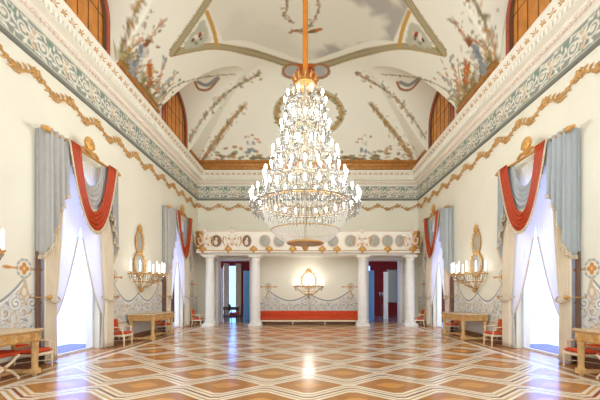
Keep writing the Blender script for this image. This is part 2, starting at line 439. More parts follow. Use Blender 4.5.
    # border bands of the sky panel, the triangles over the piers
    for f in (lambda p: p, mir):
        for pix in ([(172, 53), (200, 47.5), (218, 46.5), (240, 50), (262, 55.5), (285, 63), (303, 68)], [(172, 53), (188, 30), (205, 5), (216, -14)]):
            pts = curve(f(pix)); 
            strip(pts, .26, (182, 138, 70)); strip(pts, .17, (164, 168, 142)); strip(pts, .03, (196, 160, 96))
            for a, b_ in zip(pts[:-1], pts[1:]):
                d = (b_-a); n_ = Vector((-d.y, d.x, 0)).normalized()
                for k in range(max(1, int(d.length/.16))):
                    for sg in (-1, 1):
                        c = a+d*((k+.5)/max(1, int(d.length/.16)))+n_*.165*sg; blob(c, .06, .045, n_, (128, 112, 70), .9)
        strip(curve(f([(217, 46), (213, 28), (207, 12)])), .15, (204, 160, 84))
        # inside the triangle: a figure on pale green
        tri = [on_vault(*p) for p in f([(184, 47), (209, 43), (203, 22)])]
        for _ in range(90):
            a, b_ = rnd.random(), rnd.random()
            if a+b_ > 1: a, b_ = 1-a, 1-b_
            blob(tri[0]+(tri[1]-tri[0])*a+(tri[2]-tri[0])*b_, .16, .12, (1, 0, 0), (190, 192, 170), .5)
        for q, col, r in (((196, 37), (232, 226, 212), .13), ((200, 35), (150, 70, 50), .1), ((193, 40), (120, 80, 60), .09), ((203, 33), (225, 195, 170), .08), ((201, 39), (90, 80, 70), .06), ((196, 43), (150, 150, 120), .1)):
            c = on_vault(*f([q])[0]); blob(c, r*1.5, r*.7, (rn(-1, 1), rn(-1, 1), 0), col)
        # foliage that edges the near lunette
        garland(f([(119, 64), (124, 40), (132, 20), (143, -4)]), .62, 3.4, pal=(OLIVE, BROWN, GREEN, GOLD, (170, 150, 110)))
        garland(f([(124, 60), (136, 44), (150, 38), (158, 27), (166, 20)]), .22, 1.1, pal=(OLIVE, ORANGE, BROWN, (190, 178, 150)))
        # edges of the far lunette and the garlands of the end cove
        garland(f([(158, 110), (166, 94), (182, 83), (205, 77), (235, 74)]), .10, .5, pal=(OLIVE, (190, 176, 140), GREEN), size=.7)
        garland(f([(189, 140), (202, 120), (220, 99), (240, 84), (261, 73)]), .30, 1.7, pal=(GREEN, OLIVE, OLIVE, (170, 160, 120), ROSE))
        strip(curve(f([(203, 159), (222, 131), (246, 103)])), .16, (214, 190, 150), .7)
        garland(f([(203, 160), (220, 134), (246, 104)]), .28, 2.2, pal=(GOLD, OLIVE, ROSE, OLIVE, BROWN, (160, 160, 136), (214, 196, 160)))
        garland(f([(205, 158), (214, 146), (224, 131), (232, 120)]), .44, 2.4, pal=(OLIVE, GREEN, ROSE, GOLD))
        # little fan beside the lunette
        c = f([(207, 82)])[0]
        strip(curve([(c[0]-12, c[1]+0), (c[0]-8, c[1]+7), (c[0]+2, c[1]+7), (c[0]+12, c[1]-4)]), .10, (170, 120, 80), .9)
        strip(curve([(c[0]-9, c[1]), (c[0], c[1]+3), (c[0]+10, c[1]-4)]), .16, (150, 156, 150), .8)
        # figures with foliage at the foot of each pier
        for _ in range(60):                          # curling acanthus tendrils
            t = rnd.random(); h_ = rnd.random(); px, py = 121+37*t, 65+45*t; an = rn(-2.3, -.5); cu = rn(-.5, .5); st = rn(1.5, 3.2)*(1.2-h_*.4); q = []
            for _k in range(7): q.append((px, py)); px += math.cos(an)*st*1.3; py += math.sin(an)*st*1.7; an += cu
            strip([on_vault(*p_) for p_ in f(q)], rn(.05, .09), rnd.choice((OLIVE, BROWN, GREEN, GOLD, (176, 160, 120))), rn(.5, .85))
        for _ in range(130):
            t = rnd.random(); h_ = rnd.random()**1.6
            px = 120+40*t+h_*rn(-4, 30); py = 66+46*t-h_*rn(10, 44)-rn(0, 4)
            c = on_vault(*f([(px, py)])[0]); blob(c, rn(.07, .2), rn(.03, .07), (rn(-1, 1), rn(-1, 1), rn(-1, 1)), rnd.choice((OLIVE, GREEN, BROWN, GOLD, ROSE, (176, 166, 130), (214, 190, 150))), rn(.5, .95))
        strip(curve(f([(122, 64), (136, 82), (156, 107)])), .26, (150, 118, 66), .8)
        for pts, col, wd in (([(131, 76), (138, 58), (143, 46)], BLUE, .20), ([(139, 80), (141, 62), (146, 50)], (224, 218, 206), .16), ([(145, 44), (151, 40), (154, 31)], (222, 190, 160), .09),
                             ([(152, 84), (150, 72), (149, 64)], ORANGE, .16), ([(160, 96), (166, 84), (172, 78)], (188, 190, 184), .14), ([(158, 92), (160, 78), (163, 66)], (212, 160, 120), .12),
                             ([(130, 62), (133, 70), (132, 80)], (160, 168, 168), .16), ([(172, 78), (178, 72)], (210, 170, 140), .08), ([(146, 44), (148, 41)], (150, 90, 60), .14), ([(163, 66), (166, 60), (163, 56)], (170, 172, 166), .08)):
            
                q = curve(f(pts), 6)
                for p_ in q:
                    for _ in range(3): blob(p_+Vector((rn(-1, 1), rn(-1, 1), rn(-1, 1)))*wd*.5, wd*rn(.5, .9), wd*rn(.2, .4), (rn(-1, 1), rn(-1, 1), rn(-1, 1)), shade(col), .8)
        # end wall figures
        for q, col, r in (((253, 150), BLUE, .22), ((251, 143), (204, 204, 198), .20), ((256, 139), ORANGE, .13), ((247, 137), ROSE, .12), ((252, 135), (196, 110, 70), .09), ((259, 142), ROSE, .10), ((248, 153), (180, 186, 190), .18)):
            c = on_vault(*f([q])[0])
            for _ in range(7): blob(c+Vector((rn(-1, 1)*r, 0, rn(-1, 1)*r*.9)), r*rn(.4, .8), r*rn(.2, .4), (rn(-1, 1), 0, 1), shade(col), .85)
        for _ in range(70):
            px = rn(214, 300); py = 160-abs(rnd.gauss(0, 3.5)); 
            if 225 < px < 236: py -= rn(0, 10)
            c = on_vault(*f([(px, py)])[0]); blob(c, rn(.08, .2), rn(.04, .09), (1, 0, rn(-.4, .4)), rnd.choice((GREEN, OLIVE, BROWN, (120, 116, 84), GOLD)), .75)
    # wreath on the end cove and the knot where the borders meet
    ring = [(309+33*math.cos(t), 113+22*math.sin(t)) for t in np.linspace(0, 2*PI, 33)]
    pts = [on_vault(*p) for p in ring]; strip(pts, .30, (186, 180, 146)); strip(pts, .08, (190, 140, 76))
    for p in pts:
        for _ in range(5): blob(p+Vector((rn(-.2, .2), rn(-.15, .15), rn(-.1, .1))), .12, .05, (rn(-1, 1), rn(-1, 1), 0), rnd.choice((GREEN, OLIVE, GOLD, BROWN)), .8)
    for sg in (-1, 1):
        ring = [(306+sg*13+10*math.cos(t), 71+7*math.sin(t)) for t in np.linspace(0, 2*PI, 17)]
        for _ in range(12): blob(on_vault(306+sg*13+rn(-6, 6), 71+rn(-4, 4)), .3, .2, (1, 0, 0), (176, 178, 172), .6)
        strip([on_vault(*p) for p in ring], .12, (170, 120, 84)); 
    for _ in range(26): blob(on_vault(306+rn(-7, 7), 71+rn(-6, 6)), .2, .1, (1, rn(-1, 1), 0), rnd.choice(((196, 100, 40), (150, 70, 40), GOLD)), .8)
    # bird and branches in the sky panel
    garland([(285, -4), (287, 8), (284, 16), (292, 22)], .20, 1.0, pal=(OLIVE, (150, 120, 90), (176, 150, 110)))
    garland([(316, -6), (319, 6), (316, 16), (310, 26)], .16, .8, pal=(OLIVE, (150, 120, 90), ROSE))
    garland([(289, 33), (297, 30), (303, 32)], .10, 1.0, pal=(BROWN, ORANGE, OLIVE))
    for q, r, col in (((314, 31), .2, (150, 108, 60)), ((319, 29.5), .15, (190, 120, 60)), ((310, 32), .12, (120, 96, 60))): blob(on_vault(*q), r, r*.5, (1, -.2, 0), col)
    nu = len(xs); Pf = P.reshape(-1, 3); idx = np.arange(len(ys)*nu).reshape(len(ys), nu)
    f = np.stack([idx[:-1, :-1], idx[1:, :-1], idx[1:, 1:], idx[:-1, 1:]], -1).reshape(-1, 4)
    o = painted_mesh('ceiling', Pf.tolist(), f.tolist(), img.reshape(-1, 3)); struct(o, 'painted vault with garlands, figures and a cloudy sky panel')
    return o
build_vault()

# ------------------------------------------------------------------ cornice, frieze, gilded mouldings
def run(prof, name, m, ya=Y0, smooth=True):
    """sweeps a (distance from wall, height) profile round the three walls"""
    b = MB(); n = len(prof)
    for d, z in prof: b.v += [(-(WX-d), ya, z), (-(WX-d), YB-d, z), (WX-d, YB-d, z), (WX-d, ya, z)]
    for i in range(n-1):
        for k in range(3): b.f.append((i*4+k, i*4+k+1, (i+1)*4+k+1, (i+1)*4+k))
    return struct(b.build(name, m, smooth=smooth))
run([(0, 6.78), (.06, 6.80), (.06, 6.87), (.02, 6.90)], 'trim_1', grey_line)
run([(.02, 7.56), (.06, 7.58), (.06, 7.63), (.10, 7.66), (.16, 7.72), (.20, 7.74), (.20, 7.78), (.30, 7.81), (.34, 7.82), (.34, 7.97), (.37, 7.99)], 'trim_2', stucco, smooth=False)
run([(.37, 7.98), (.38, 8.03), (.44, 8.12), (.50, 8.19), (.53, 8.23), (.53, 8.27), (0, 8.34)], 'trim_3', stucco, smooth=False)
def along(d, step, ya=1.0):
    """stations (position, into-room direction, along direction) round the three walls"""
    y = ya
    while y < YB-d-step*.3: yield Vector((-(WX-d), y, 0)), Vector((1, 0, 0)), Vector((0, 1, 0)); y += step
    x = -(WX-d)+step*.7
    while x < WX-d-step*.3: yield Vector((x, YB-d, 0)), Vector((0, -1, 0)), Vector((1, 0, 0)); x += step
    y = ya
    while y < YB-d-step*.3: yield Vector(((WX-d), y, 0)), Vector((-1, 0, 0)), Vector((0, -1, 0)); y += step
b = MB()
for p, n, a in along(.12, .125):
    q = p+Vector((0, 0, 7.69))+n*.035; b.ell(q, (.045, .045, .05), 6, 4)
struct(b.build('trim_4', stucco_pink), 'row of rosy egg moulding under the cornice')
b = MB()
for p, n, a in along(.36, .142):
    q = p+Vector((0, 0, 7.90)); b.tube([q+Vector((0, 0, .065)), q+n*.012, q-Vector((0, 0, .065))], [.04, .045, .015], 5)
struct(b.build('trim_17', stucco), 'row of white tongue moulding round the cornice')
b = MB()
i = 0
for p, n, a in along(.44, .285):
    i += 1; z0 = 8.02; k = 1.7 if i % 2 else 1.15
    up = Vector((0, 0, 1)); sl = (n*.12+up*.2).normalized(); base = p+up*(z0+.06)-n*.04+n*.015
    for ang, L, w in ((0, .17*k, .035), (.75, .12*k, .026), (-.75, .12*k, .026), (1.6, .08*k, .022), (-1.6, .08*k, .022)):
        d = sl*math.cos(ang)+a*math.sin(ang); t = base+d*L; s_ = (a*math.cos(ang)-sl*math.sin(ang))*w; nn = (n*.8-up*.45)*.02
        b.add([base, base+d*L*.55+s_, t, base+d*L*.55-s_, base+d*L*.55+nn], [(0, 1, 4), (1, 2, 4), (2, 3, 4), (3, 0, 4)])
struct(b.build('trim_5', gold_pale), 'gilded palmettes along the top of the cornice')

def frieze_canvas(L, flip):
    c = Canvas(0, L, 6.88, 7.58, .02, (142, 146, 136)); per = .98; n = int(L/per)+2
    WHT, TAN, GRN = (226, 222, 206), (206, 178, 146), (112, 144, 126)
    for k in range(n):
        u = k*per
        c.blob(u+per*.5, 7.40, .14, .10, 0, GRN, .7); c.blob(u, 7.02, .16, .08, 0, (120, 132, 120), .6)
        # acanthus scroll, one up one down
        for q, s_ in ((.27, 1), (.73, -1)):
            cx, cz = u+per*q, 7.23+.02*s_
            c.spiral(cx, cz, .18, 1.5, PI if s_ > 0 else 0, s_, .036, WHT)
            for j in range(7):
                t = j/7*2*PI; c.blob(cx+.215*math.cos(t), cz+.235*math.sin(t), .075, .028, t+.8*s_, WHT)
            c.blob(cx, cz, .05, .05, 0, (222, 210, 190))
        # palmette / figure between scrolls
        for ang in (-1.1, -.55, 0, .55, 1.1): c.blob(u+.14*math.sin(ang), 7.18+.20*math.cos(ang)*.9, .11, .03, PI/2-ang, WHT)
        c.blob(u, 7.06, .07, .06, 0, TAN); c.blob(u, 7.36, .05, .05, 0, TAN); c.blob(u+.05, 7.2, .05, .08, .4, TAN, .8)
        for sg in (-1, 1):
            c.line([(u+sg*.04, 6.98), (u+sg*.18, 7.0), (u+sg*.26, 6.96)], .035, WHT); c.line([(u+sg*.05, 7.44), (u+sg*.2, 7.47), (u+sg*.32, 7.5)], .03, WHT)
        for j in range(8): c.blob(u+rnd.uniform(0, per), rnd.uniform(6.94, 7.52), .05, .02, rnd.uniform(0, 3), WHT, .8)
    c.line([(0, 6.9), (L, 6.9)], .04, (206, 200, 184)); c.line([(0, 7.56), (L, 7.56)], .04, (206, 200, 184))
    return c
LS = YB-Y0-.03
struct(frieze_canvas(LS, 0).build('trim_6', lambda a, z: (-WX+.03, YB-.03-a, z)), 'grey-green frieze of white acanthus scrolls on the left wall')
struct(frieze_canvas(LS, 0).build('trim_7', lambda a, z: (WX-.03, YB-.03-a, z)), 'grey-green frieze of white acanthus scrolls on the right wall')
struct(frieze_canvas(2*WX-.06, 0).build('trim_8', lambda a, z: (-WX+.03+a, YB-.03, z)), 'grey-green frieze of white acanthus scrolls on the end wall')

def gilt_garland(name, to3, L, label):
    """gilded stucco festoon: stem, scroll leaves and rosettes; to3(along, height, out)"""
    b = MB(); per = 1.05; n = int(L/per)
    for k in range(n):
        u = (k+.5)*L/n; h = L/n/2
        pts = [(u-h+2*h*t/10, 6.40+.10*math.cos(PI*2*t/10)*(1 if k % 2 else 1), .02) for t in range(11)]
        b.tube([to3(*p) for p in pts], .024, 5)
        b.ell(to3(u-h, 6.50, .03), (.06, .06, .06), 7, 4)
        for ang in range(6):
            t = ang*PI/3; b.ell(to3(u-h+.10*math.cos(t), 6.5+.10*math.sin(t), .02), (.04, .04, .04), 6, 4)
        for j in range(15):
            t = (j+.5)/15; uu = u-h+2*h*t; z = 6.40+.10*math.cos(PI*2*t)
            s_ = 1 if j % 2 else -1; q = [(uu, z, .02), (uu+.05, z+.06*s_, .035), (uu+.12, z+.10*s_, .02)]
            b.tube([to3(*p) for p in q], [.016, .03, .006], 5)
        b.tube([to3(u+.16*math.cos(t)*(1-t/9), 6.30+.08*math.sin(t)*(1-t/9), .02) for t in np.linspace(0, 6, 14)], .018, 5)
        b.tube([to3(u-.0+.13*math.cos(t)*-1*(1-t/9), 6.26-.05*math.sin(t), .02) for t in np.linspace(0, 5, 12)], .016, 5)
    return struct(b.build(name, gold_pale), label)
gilt_garland('trim_9', lambda a, z, o: (-WX+o, YB-.05-a, z), YB-2, 'gilded festoon on the left wall below the frieze')
gilt_garland('trim_10', lambda a, z, o: (WX-o, YB-.05-a, z), YB-2, 'gilded festoon on the right wall below the frieze')
gilt_garland('trim_11', lambda a, z, o: (-WX+.05+a, YB-o, z), 2*WX-.1, 'gilded festoon on the end wall below the frieze')
# gilded ledge at the foot of the vault: end wall and the piers between the lunettes
b = MB()
led = [(0, 8.46), (.10, 8.48), (.12, 8.60), (.07, 8.66), (.09, 8.80), (.16, 8.86), (.16, 8.96), (.04, 9.02), (-.02, 9.02)]
b.v += [p for d, z in led for p in ((-WX, YB-d, z), (WX, YB-d, z))]; b.f += [(2*i, 2*i+1, 2*i+3, 2*i+2) for i in range(len(led)-1)]
struct(b.build('trim_12', gold_dark, smooth=False), 'brown-gold ledge at the foot of the end vault')
b = MB()
for s in (-1, 1):
    for y0, y1 in ((10.33, 13.04), (4.02, 6.73), (16.64, 17.9)):
        o = len(b.v); b.v += [p for d, z in led for p in ((s*(WX-d), y0, z), (s*(WX-d), y1, z))]; b.f += [(o+2*i, o+2*i+1, o+2*i+3, o+2*i+2) for i in range(len(led)-1)]
        b.f.append(tuple(o+2*i for i in range(len(led)))); b.f.append(tuple(o+2*i+1 for i in reversed(range(len(led)))))
struct(b.build('trim_13', gold_dark, smooth=False), 'brown-gold ledges at the feet of the side vaults')

# ------------------------------------------------------------------ arched lunette windows over the cornice
def arch_pts(hw, z0, zs, n=18, rz=None):
    rz = rz or hw
    return [(-hw, z0)]+[(-hw*math.cos(PI*i/n), zs+rz*math.sin(PI*i/n)) for i in range(n+1)]+[(hw, z0)]
wn = 5
for s in (-1, 1):
    for y in AX[1:]:
        r = thing('window_%d' % wn, 'arched window with amber wooden shutters above the cornice', 'window', (s*WX, y, 0)); r['kind'] = 'structure'; del r['category']
        to = lambda a, z, d, s=s: (-s*d, a, z)
        b = MB(); b.prism(arch_pts(1.18, 8.2, 9.75), lambda a, z, d: to(a, z, .015+d), .03); b.build('shutter', shutter_m, r, smooth=False)
        b = MB()
        for k in (-2, -1, 0, 1, 2):
            a = k*.42; zt = 9.75+math.sqrt(max(0, 1.16**2-a*a)); b.box(*sorted((-s*.04, -s*.058)), a-.012, a+.012, 8.2, zt)
        for z in (9.75,): 
            hw = 1.16 if z < 9.75 else math.sqrt(1.16**2-(z-9.75)**2); b.box(*sorted((-s*.04, -s*.055)), -hw, hw, z-.012, z+.012)
        b.build('glazing_bar', shutter_dark, r, smooth=False)
        b = MB(); o_ = arch_pts(1.20, 8.2, 9.75); i_ = arch_pts(1.02, 8.2, 9.75); n = len(o_)
        b.v = [to(a, z, .075) for a, z in o_]+[to(a, z, .075) for a, z in i_]; b.f = [(i, i+1, n+i+1, n+i) for i in range(n-1)]
        b.build('dark_reveal', shutter_dark, r, smooth=False)
        b = MB(); b.tube([to(a, z, .06) for a, z in arch_pts(1.26, 8.2, 9.75)], .075, 8); b.build('border', border_red, r)
        wn += 1

# ------------------------------------------------------------------ tall windows
n = 1
for s in (-1, 1):
    for y in AX:
        r = thing('window_%d' % n if y != AX[0] else 'window_%d' % (n+8), 'tall french window open to daylight', 'window', (s*(WX+.2), y, 0)); r['kind'] = 'structure'; del r['category']
        b = MB(); fw = .07
        b.box(-.04, .04, -WH, -WH+fw, 0, WT); b.box(-.04, .04, WH-fw, WH, 0, WT); b.box(-.04, .04, -WH+fw, WH-fw, WT-fw, WT); b.box(-.04, .04, -WH+fw, WH-fw, 0, .05)
        for z in (3.5,): b.box(-.03, .03, -WH+fw, WH-fw, z-.03, z+.03)
        b.build('window_frame', door_white, r, smooth=False)
        MB().box(-.004, .004, -WH+fw, WH-fw, .05, WT-fw).build('pane', glass_m, r, smooth=False)
        struct(MB().box(s*(WX+.4), s*(WX+1.5), y-1.8, y+1.8, -.12, 0).build('balcony_slab', stone_blue, smooth=False))
        if y != AX[0]: n += 1

# ------------------------------------------------------------------ rooms beyond the end wall
for tagn, x0, x1 in (('left', -8.2, -1.0), ('right', 1.0, 8.2)):
    b = MB(); ya, yb, h = YB+.45, 24.0, 4.4
    wx = (-6.3, -5.2) if x0 < 0 else (3.2, 4.6)
    b.box(x0, x0+.1, ya, yb, 0, h); b.box(x1-.1, x1, ya, yb, 0, h)
    b.box(x0, wx[0], yb, yb+.2, 0, h); b.box(wx[1], x1, yb, yb+.2, 0, h); b.box(wx[0], wx[1], yb, yb+.2, 3.7, h); b.box(wx[0], wx[1], yb, yb+.2, 0, .15)
    struct(b.build('wall_'+tagn+'_room', damask, smooth=False), 'red damask walls of the next room')
    struct(MB().box(x0, x1, ya, yb+.2, -.2, 0).build('floor_'+tagn+'_room', back_floor, smooth=False))
    struct(MB().box(x0, x1, ya, yb+.2, h, h+.1).build('ceiling_'+tagn+'_room', wall_m, smooth=False))
# door frames
for k, (x0, x1) in enumerate((DL, DR)):
    r = thing('door_%d' % (k+1), 'white door frame of an open doorway in the end wall', 'door', ((x0+x1)/2, YB, 0)); r['kind'] = 'structure'; del r['category']
    hw = (x1-x0)/2; b = MB()
    for a0, a1 in ((-hw-.12, -hw+.05), (hw-.05, hw+.12)): b.bbox(a0, a1, -.08, .45, 0, DT+.0, .015)
    b.bbox(-hw-.12, hw+.12, -.08, .45, DT-.04, DT+.12, .015)
    b.build('door_frame', door_white, r, smooth=False)
door_daylight_tint = mat('blue_door_paint', (104, 172, 228), .4, noise=.05)  # white doors with the blue of daylight put into their colour
def leaf(name, label, loc, rz, w, h, dm=None):
    dm = dm or door_white
    r = thing(name, label, 'door leaf', loc, rz)
    MB().bbox(0, w, -.025, .025, .01, h, .006).build('panel', dm, r, smooth=False)
    b = MB()
    for z0, z1 in ((.15, .95), (1.05, 2.0), (2.1, h-.12)):
        for yy in (-.03, .03):
            b.tube([(.12, yy, z0), (w-.12, yy, z0), (w-.12, yy, z1), (.12, yy, z1)], .014, 5, closed=True)
    b.build('moulding', dm, r)
    h_ = MB().tube([(w-.06, -.08, 1.05), (w-.06, .08, 1.05)], .018, 6); h_.ell((w-.06, .1, 1.05), .03, 7, 5); h_.ell((w-.06, -.1, 1.05), .03, 7, 5); h_.build('handle', gold, r)
leaf('door_leaf', 'blue panelled door leaf standing ajar in the red room through the left doorway', (-4.02, 20.2, 0), math.radians(14), .62, 3.05, door_daylight_tint)
leaf('door_leaf', 'white panelled door leaf folded back at the left of the left doorway', (DL[0]+.07, YB+.5, 0), math.radians(101), .9, 3.1)
leaf('door_leaf', 'blue panelled door leaf standing ajar at the left inside the right doorway', (3.66, 20.0, 0), math.radians(-10), .40, 3.05, door_daylight_tint)
leaf('door_leaf', 'narrow white door leaf ajar in front of the red wall in the right doorway', (4.74, 20.4, 0), math.radians(20), .32, 3.0)
# window dressing in the left room
b = MB().grid(lambda u, v: (-6.15+.4*u, 23.7+.05*math.sin(u*22), .05+3.8*v), 24, 6); tag(b.build('curtain', drape_m, solid=.01), 'pale curtain at the left of the tall window seen through the left doorway', 'curtain')
b = MB().grid(lambda u, v: (-5.28+.4*u, 23.7+.05*math.sin(u*22), .05+3.8*v), 24, 6); tag(b.build('curtain', drape_m, solid=.01), 'pale curtain at the right of the tall window seen through the left doorway', 'curtain')
def side_table(loc, label):
    r = thing('side_table', label, 'table', loc)
    MB().bbox(-.55, .55, -.3, .3, .72, .78, .012).build('tabletop', wood_dark, r, smooth=False)
    MB().bbox(-.5, .5, -.26, .26, .58, .72, .01).build('apron', wood_dark, r, smooth=False)
    for x in (-.46, .46):
        for y in (-.22, .22): MB().tube([(x, y, 0), (x, y, .1), (x, y, .58)], [.02, .018, .032], 8).build('leg', wood_dark, r)
side_table((-5.05, 21.2, 0), 'dark wooden side table in the red room through the left doorway')
def dark_chair(loc, rz, label):
    r = thing('side_chair', label, 'chair', loc, rz)
    MB().bbox(-.24, .24, -.24, .24, .42, .5, .02).build('seat', red_velvet, r)
    for x in (-.2, .2):
        MB().tube([(x, .2, 0), (x, .2, .42)], [.018, .026], 7).build('leg', wood_dark, r)
        MB().tube([(x, -.22, 0), (x, -.2, .45), (x, -.3, 1.0)], [.02, .024, .02], 7).build('leg', wood_dark, r)
    b = MB().bbox(-.2, .2, -.3, -.26, .62, 1.0, .012); b.build('backrest', wood_dark, r)
dark_chair((-4.45, 19.6, 0), math.radians(-60), 'dark wooden chair just inside the left doorway')
def torchere(loc, label):
    r = thing('torchere', label, 'candle stand', loc)
    MB().lathe([(.2, 0), (.2, .04), (.08, .1), (.04, .3), (.05, .8), (.03, 1.3), (.12, 1.42), (.12, 1.46)], 12).build('stand', wood_dark, r)
    for k in range(5):
        t = 2*PI*k/5; b = MB().tube([(0, 0, 1.46), (.1*math.cos(t), .1*math.sin(t), 1.42), (.17*math.cos(t), .17*math.sin(t), 1.55)], .012, 5); a = b.build('arm', gold, r)
        MB().tube([(.17*math.cos(t), .17*math.sin(t), 1.55), (.17*math.cos(t), .17*math.sin(t), 1.75)], .016, 6).build('candle', door_white, r)
torchere((-4.2, 22.4, 0), 'dark candle stand beyond the left doorway beside the blue door')
torchere((4.95, 21.8, 0), 'dark candle stand beyond the right doorway')
for x, l in ((-4.3, 'small glass ceiling lantern in the red room beyond the left doorway'), (4.2, 'small glass ceiling lantern in the red room beyond the right doorway')):
    r = thing('ceiling_lantern', l, 'lamp', (x, 19.9, 0))  # lantern added to brighten the room, out of sight above the door lintel
    MB().tube([(0, 0, 4.4), (0, 0, 4.05)], .015, 6).build('chain', gold, r); MB().lathe([(.12, 4.03), (.14, 4.06), (.1, 4.1), (.03, 4.12)], 12).build('canopy', gold, r); MB().lathe([(.02, 3.76), (.1, 3.79), (.13, 3.9), (.12, 4.03)], 12, cap=False).build('globe', glass_m, r)
    ld = bpy.data.lights.new('lantern_glow', 'POINT'); ld.energy = 50; ld.color = (1, .95, .9); ld.shadow_soft_size = .1
    lo = bpy.data.objects.new('lantern_glow', ld); C.objects.link(lo); lo.parent = r; lo.location = (0, 0, 4.02)
# tall framed mirror in right room
r = thing('wall_mirror', 'tall white framed mirror beyond the right doorway', 'mirror', (6.35, 23.93, 0))
MB().box(-.5, .5, -.03, 0, 1.0, 3.4).build('glass', mat('dim_mirror', (70, 78, 72), .2, spec=.8), r, smooth=False)
b = MB(); b.tube([(-.5, -.04, 1), (.5, -.04, 1), (.5, -.04, 3.4), (-.5, -.04, 3.4)], .06, 6, closed=True); b.build('frame', door_white, r)

# ------------------------------------------------------------------ painted dado on the piers and the end wall
def arabesque(c, u0, u1, peaks, zlow, pk, dip, mid, lw=1.0):
    """blue-grey scalloped ground with white scrolls; peaks list of u, dips between"""
    ground, WHT, LINE, TAN, GLD = (214, 214, 206), (238, 235, 226), (150, 154, 152), (206, 184, 148), (200, 136, 60)
    us = np.linspace(u0, u1, 240)
    def top(u):
        for (a, za), (b_, zb) in zip(peaks[:-1], peaks[1:]):
            if a <= u <= b_:
                t = (u-a)/(b_-a); zl = za+(zb-za)*t; return zl-dip*(1-abs(2*t-1)**1.8)
        return zlow
    tops = np.array([top(u) for u in us])
    T = np.interp(c.U[0], us, tops)
    inside = np.clip((T[None, :]-c.V)/c.res+.5, 0, 1); inside[:, (c.u < u0) | (c.u > u1)] = 0
    w = (slice(None), slice(None)); c.put(w, inside*.9, ground)
    for k in range(int((u1-u0)/.42)):
        for sg in (-1, 1):
            uc = (u0+u1)/2+sg*(.21+.42*(k//2))
            zt = top(uc)
            for z, r in ((zlow+.22, .17), (zlow+.57, .17), (zlow+.90, .15), (zlow+1.2, .12)):
                if z+r*.6 < zt-.03 and u0+.1 < uc < u1-.1:
                    r = min(r, zt-.04-z)
                    c.spiral(uc, z, r, 1.6, PI/2, sg, .05*lw, LINE); c.spiral(uc, z, r, 1.6, PI/2, sg, .026*lw, WHT)
                    c.blob(uc, z, .04, .04, 0, TAN)
                    for j in range(5):
                        t = j*2*PI/5; c.blob(uc+r*1.15*math.cos(t), z+r*1.15*math.sin(t), .06, .022, t+sg, rnd.choice((LINE, TAN)))
    for i in range(50):
        u = rnd.uniform(u0, u1); z = rnd.uniform(zlow, top(u)); c.blob(u, z, rnd.uniform(.04, .09), .02, rnd.uniform(0, 3), rnd.choice(((150, 158, 158), TAN, WHT, (168, 172, 166), (196, 150, 90))), .8)
    c.line(list(zip(us, tops)), .055*lw, LINE); c.line(list(zip(us, tops-.05)), .03, WHT)
    for u, z in pk:
        for j in range(10):
            t = j*2*PI/10; c.blob(u+.17*math.cos(t), z+.22+.19*math.sin(t), .05, .03, t+PI/2, (168, 168, 158))
        for j in range(4): c.blob(u+.07*math.cos(j*PI/2), z+.22+.08*math.sin(j*PI/2), .055, .055, 0, GLD)
        for sg in (-1, 1): c.line([(u+sg*.18, z+.22), (u+sg*.42, z+.22)], .035, GLD); c.blob(u+sg*.40, z+.22, .10, .035, 0, GLD)
        c.line([(u, z), (u, z-.5)], .05, TAN)
        c.blob(u, z-.28, .10, .14, 0, TAN); c.blob(u, z-.28, .05, .08, 0, (230, 222, 204))
        for sg in (-1, 1): c.spiral(u+sg*.2, z-.52, .16, 1.5, PI/2, -sg, .06, LINE); c.spiral(u+sg*.2, z-.52, .16, 1.5, PI/2, -sg, .035, WHT)
    c.line([(u0, zlow+.02), (u1, zlow+.02)], .06, (190, 170, 130)); 
for s, nm in ((-1, 'left'), (1, 'right')):
    for y in PIER+(17.1,):
        hw = 1.98 if y < 16 else .86
        c = Canvas(-hw, hw, .22, 2.55, .02, (229, 225, 207))
        if y < 16: arabesque(c, -hw+.04, hw-.04, [(-hw, 1.45), (-1.5, 1.9), (0, 1.62), (1.5, 1.9), (hw, 1.45)], .62, [(-1.5, 1.9), (1.5, 1.9)], .42, 1.6)
        else: arabesque(c, -hw+.04, hw-.04, [(-hw, 1.5), (0, 1.9), (hw, 1.5)], .62, [(0, 1.9)], .3, 1.6)
        o = c.build('trim_%d' % (20+int(y)+(0 if s < 0 else 30)), lambda a, z, s=s, y=y: (s*(WX-.006), y+a, z)); struct(o, 'painted grey arabesque dado on the %s wall' % nm)
c = Canvas(-2.85, 2.95, .22, 2.55, .02, (229, 225, 207))
arabesque(c, -2.8, 2.9, [(-2.8, 1.3), (-2.2, 1.78), (.05, 1.62), (2.35, 1.78), (2.9, 1.3)], .62, [(-2.2, 1.78), (2.35, 1.78)], .48, 1.6, 1.7)
struct(c.build('trim_14', lambda a, z: (a, YB-.006, z)), 'painted grey arabesque dado on the end wall')

# ------------------------------------------------------------------ musicians' gallery on four columns
GY = 15.95
gal = thing('balcony', 'cream and gilt musicians gallery spanning the end wall on four columns', 'balcony', (0, YB, 0))
b = MB(); b.box(-5.5, 5.5, GY-YB+.05, -.01, 3.62, 3.74); b.box(-5.35, 5.35, GY-YB+.15, GY-YB+.5, 3.52, 3.62); b.build('deck', stucco, gal, smooth=False)
def rail_top(x): 
    t = min(1, max(0, (abs(x+.0)-.55)/.7)); t = t*t*(3-2*t); return 4.22+.42*t
b = MB(); NX = 110
for i in range(NX):
    x0, x1 = -5.12+10.24*i/NX, -5.12+10.24*(i+1)/NX; z0, z1 = rail_top(x0), rail_top(x1); o = len(b.v); ya, yb = GY-YB, GY-YB+.12
    b.v += [(x0, ya, 3.74), (x1, ya, 3.74), (x1, ya, z1), (x0, ya, z0), (x0, yb, 3.74), (x1, yb, 3.74), (x1, yb, z1), (x0, yb, z0)]
    b.f += [(o, o+1, o+2, o+3), (o+5, o+4, o+7, o+6), (o+3, o+2, o+6, o+7)]
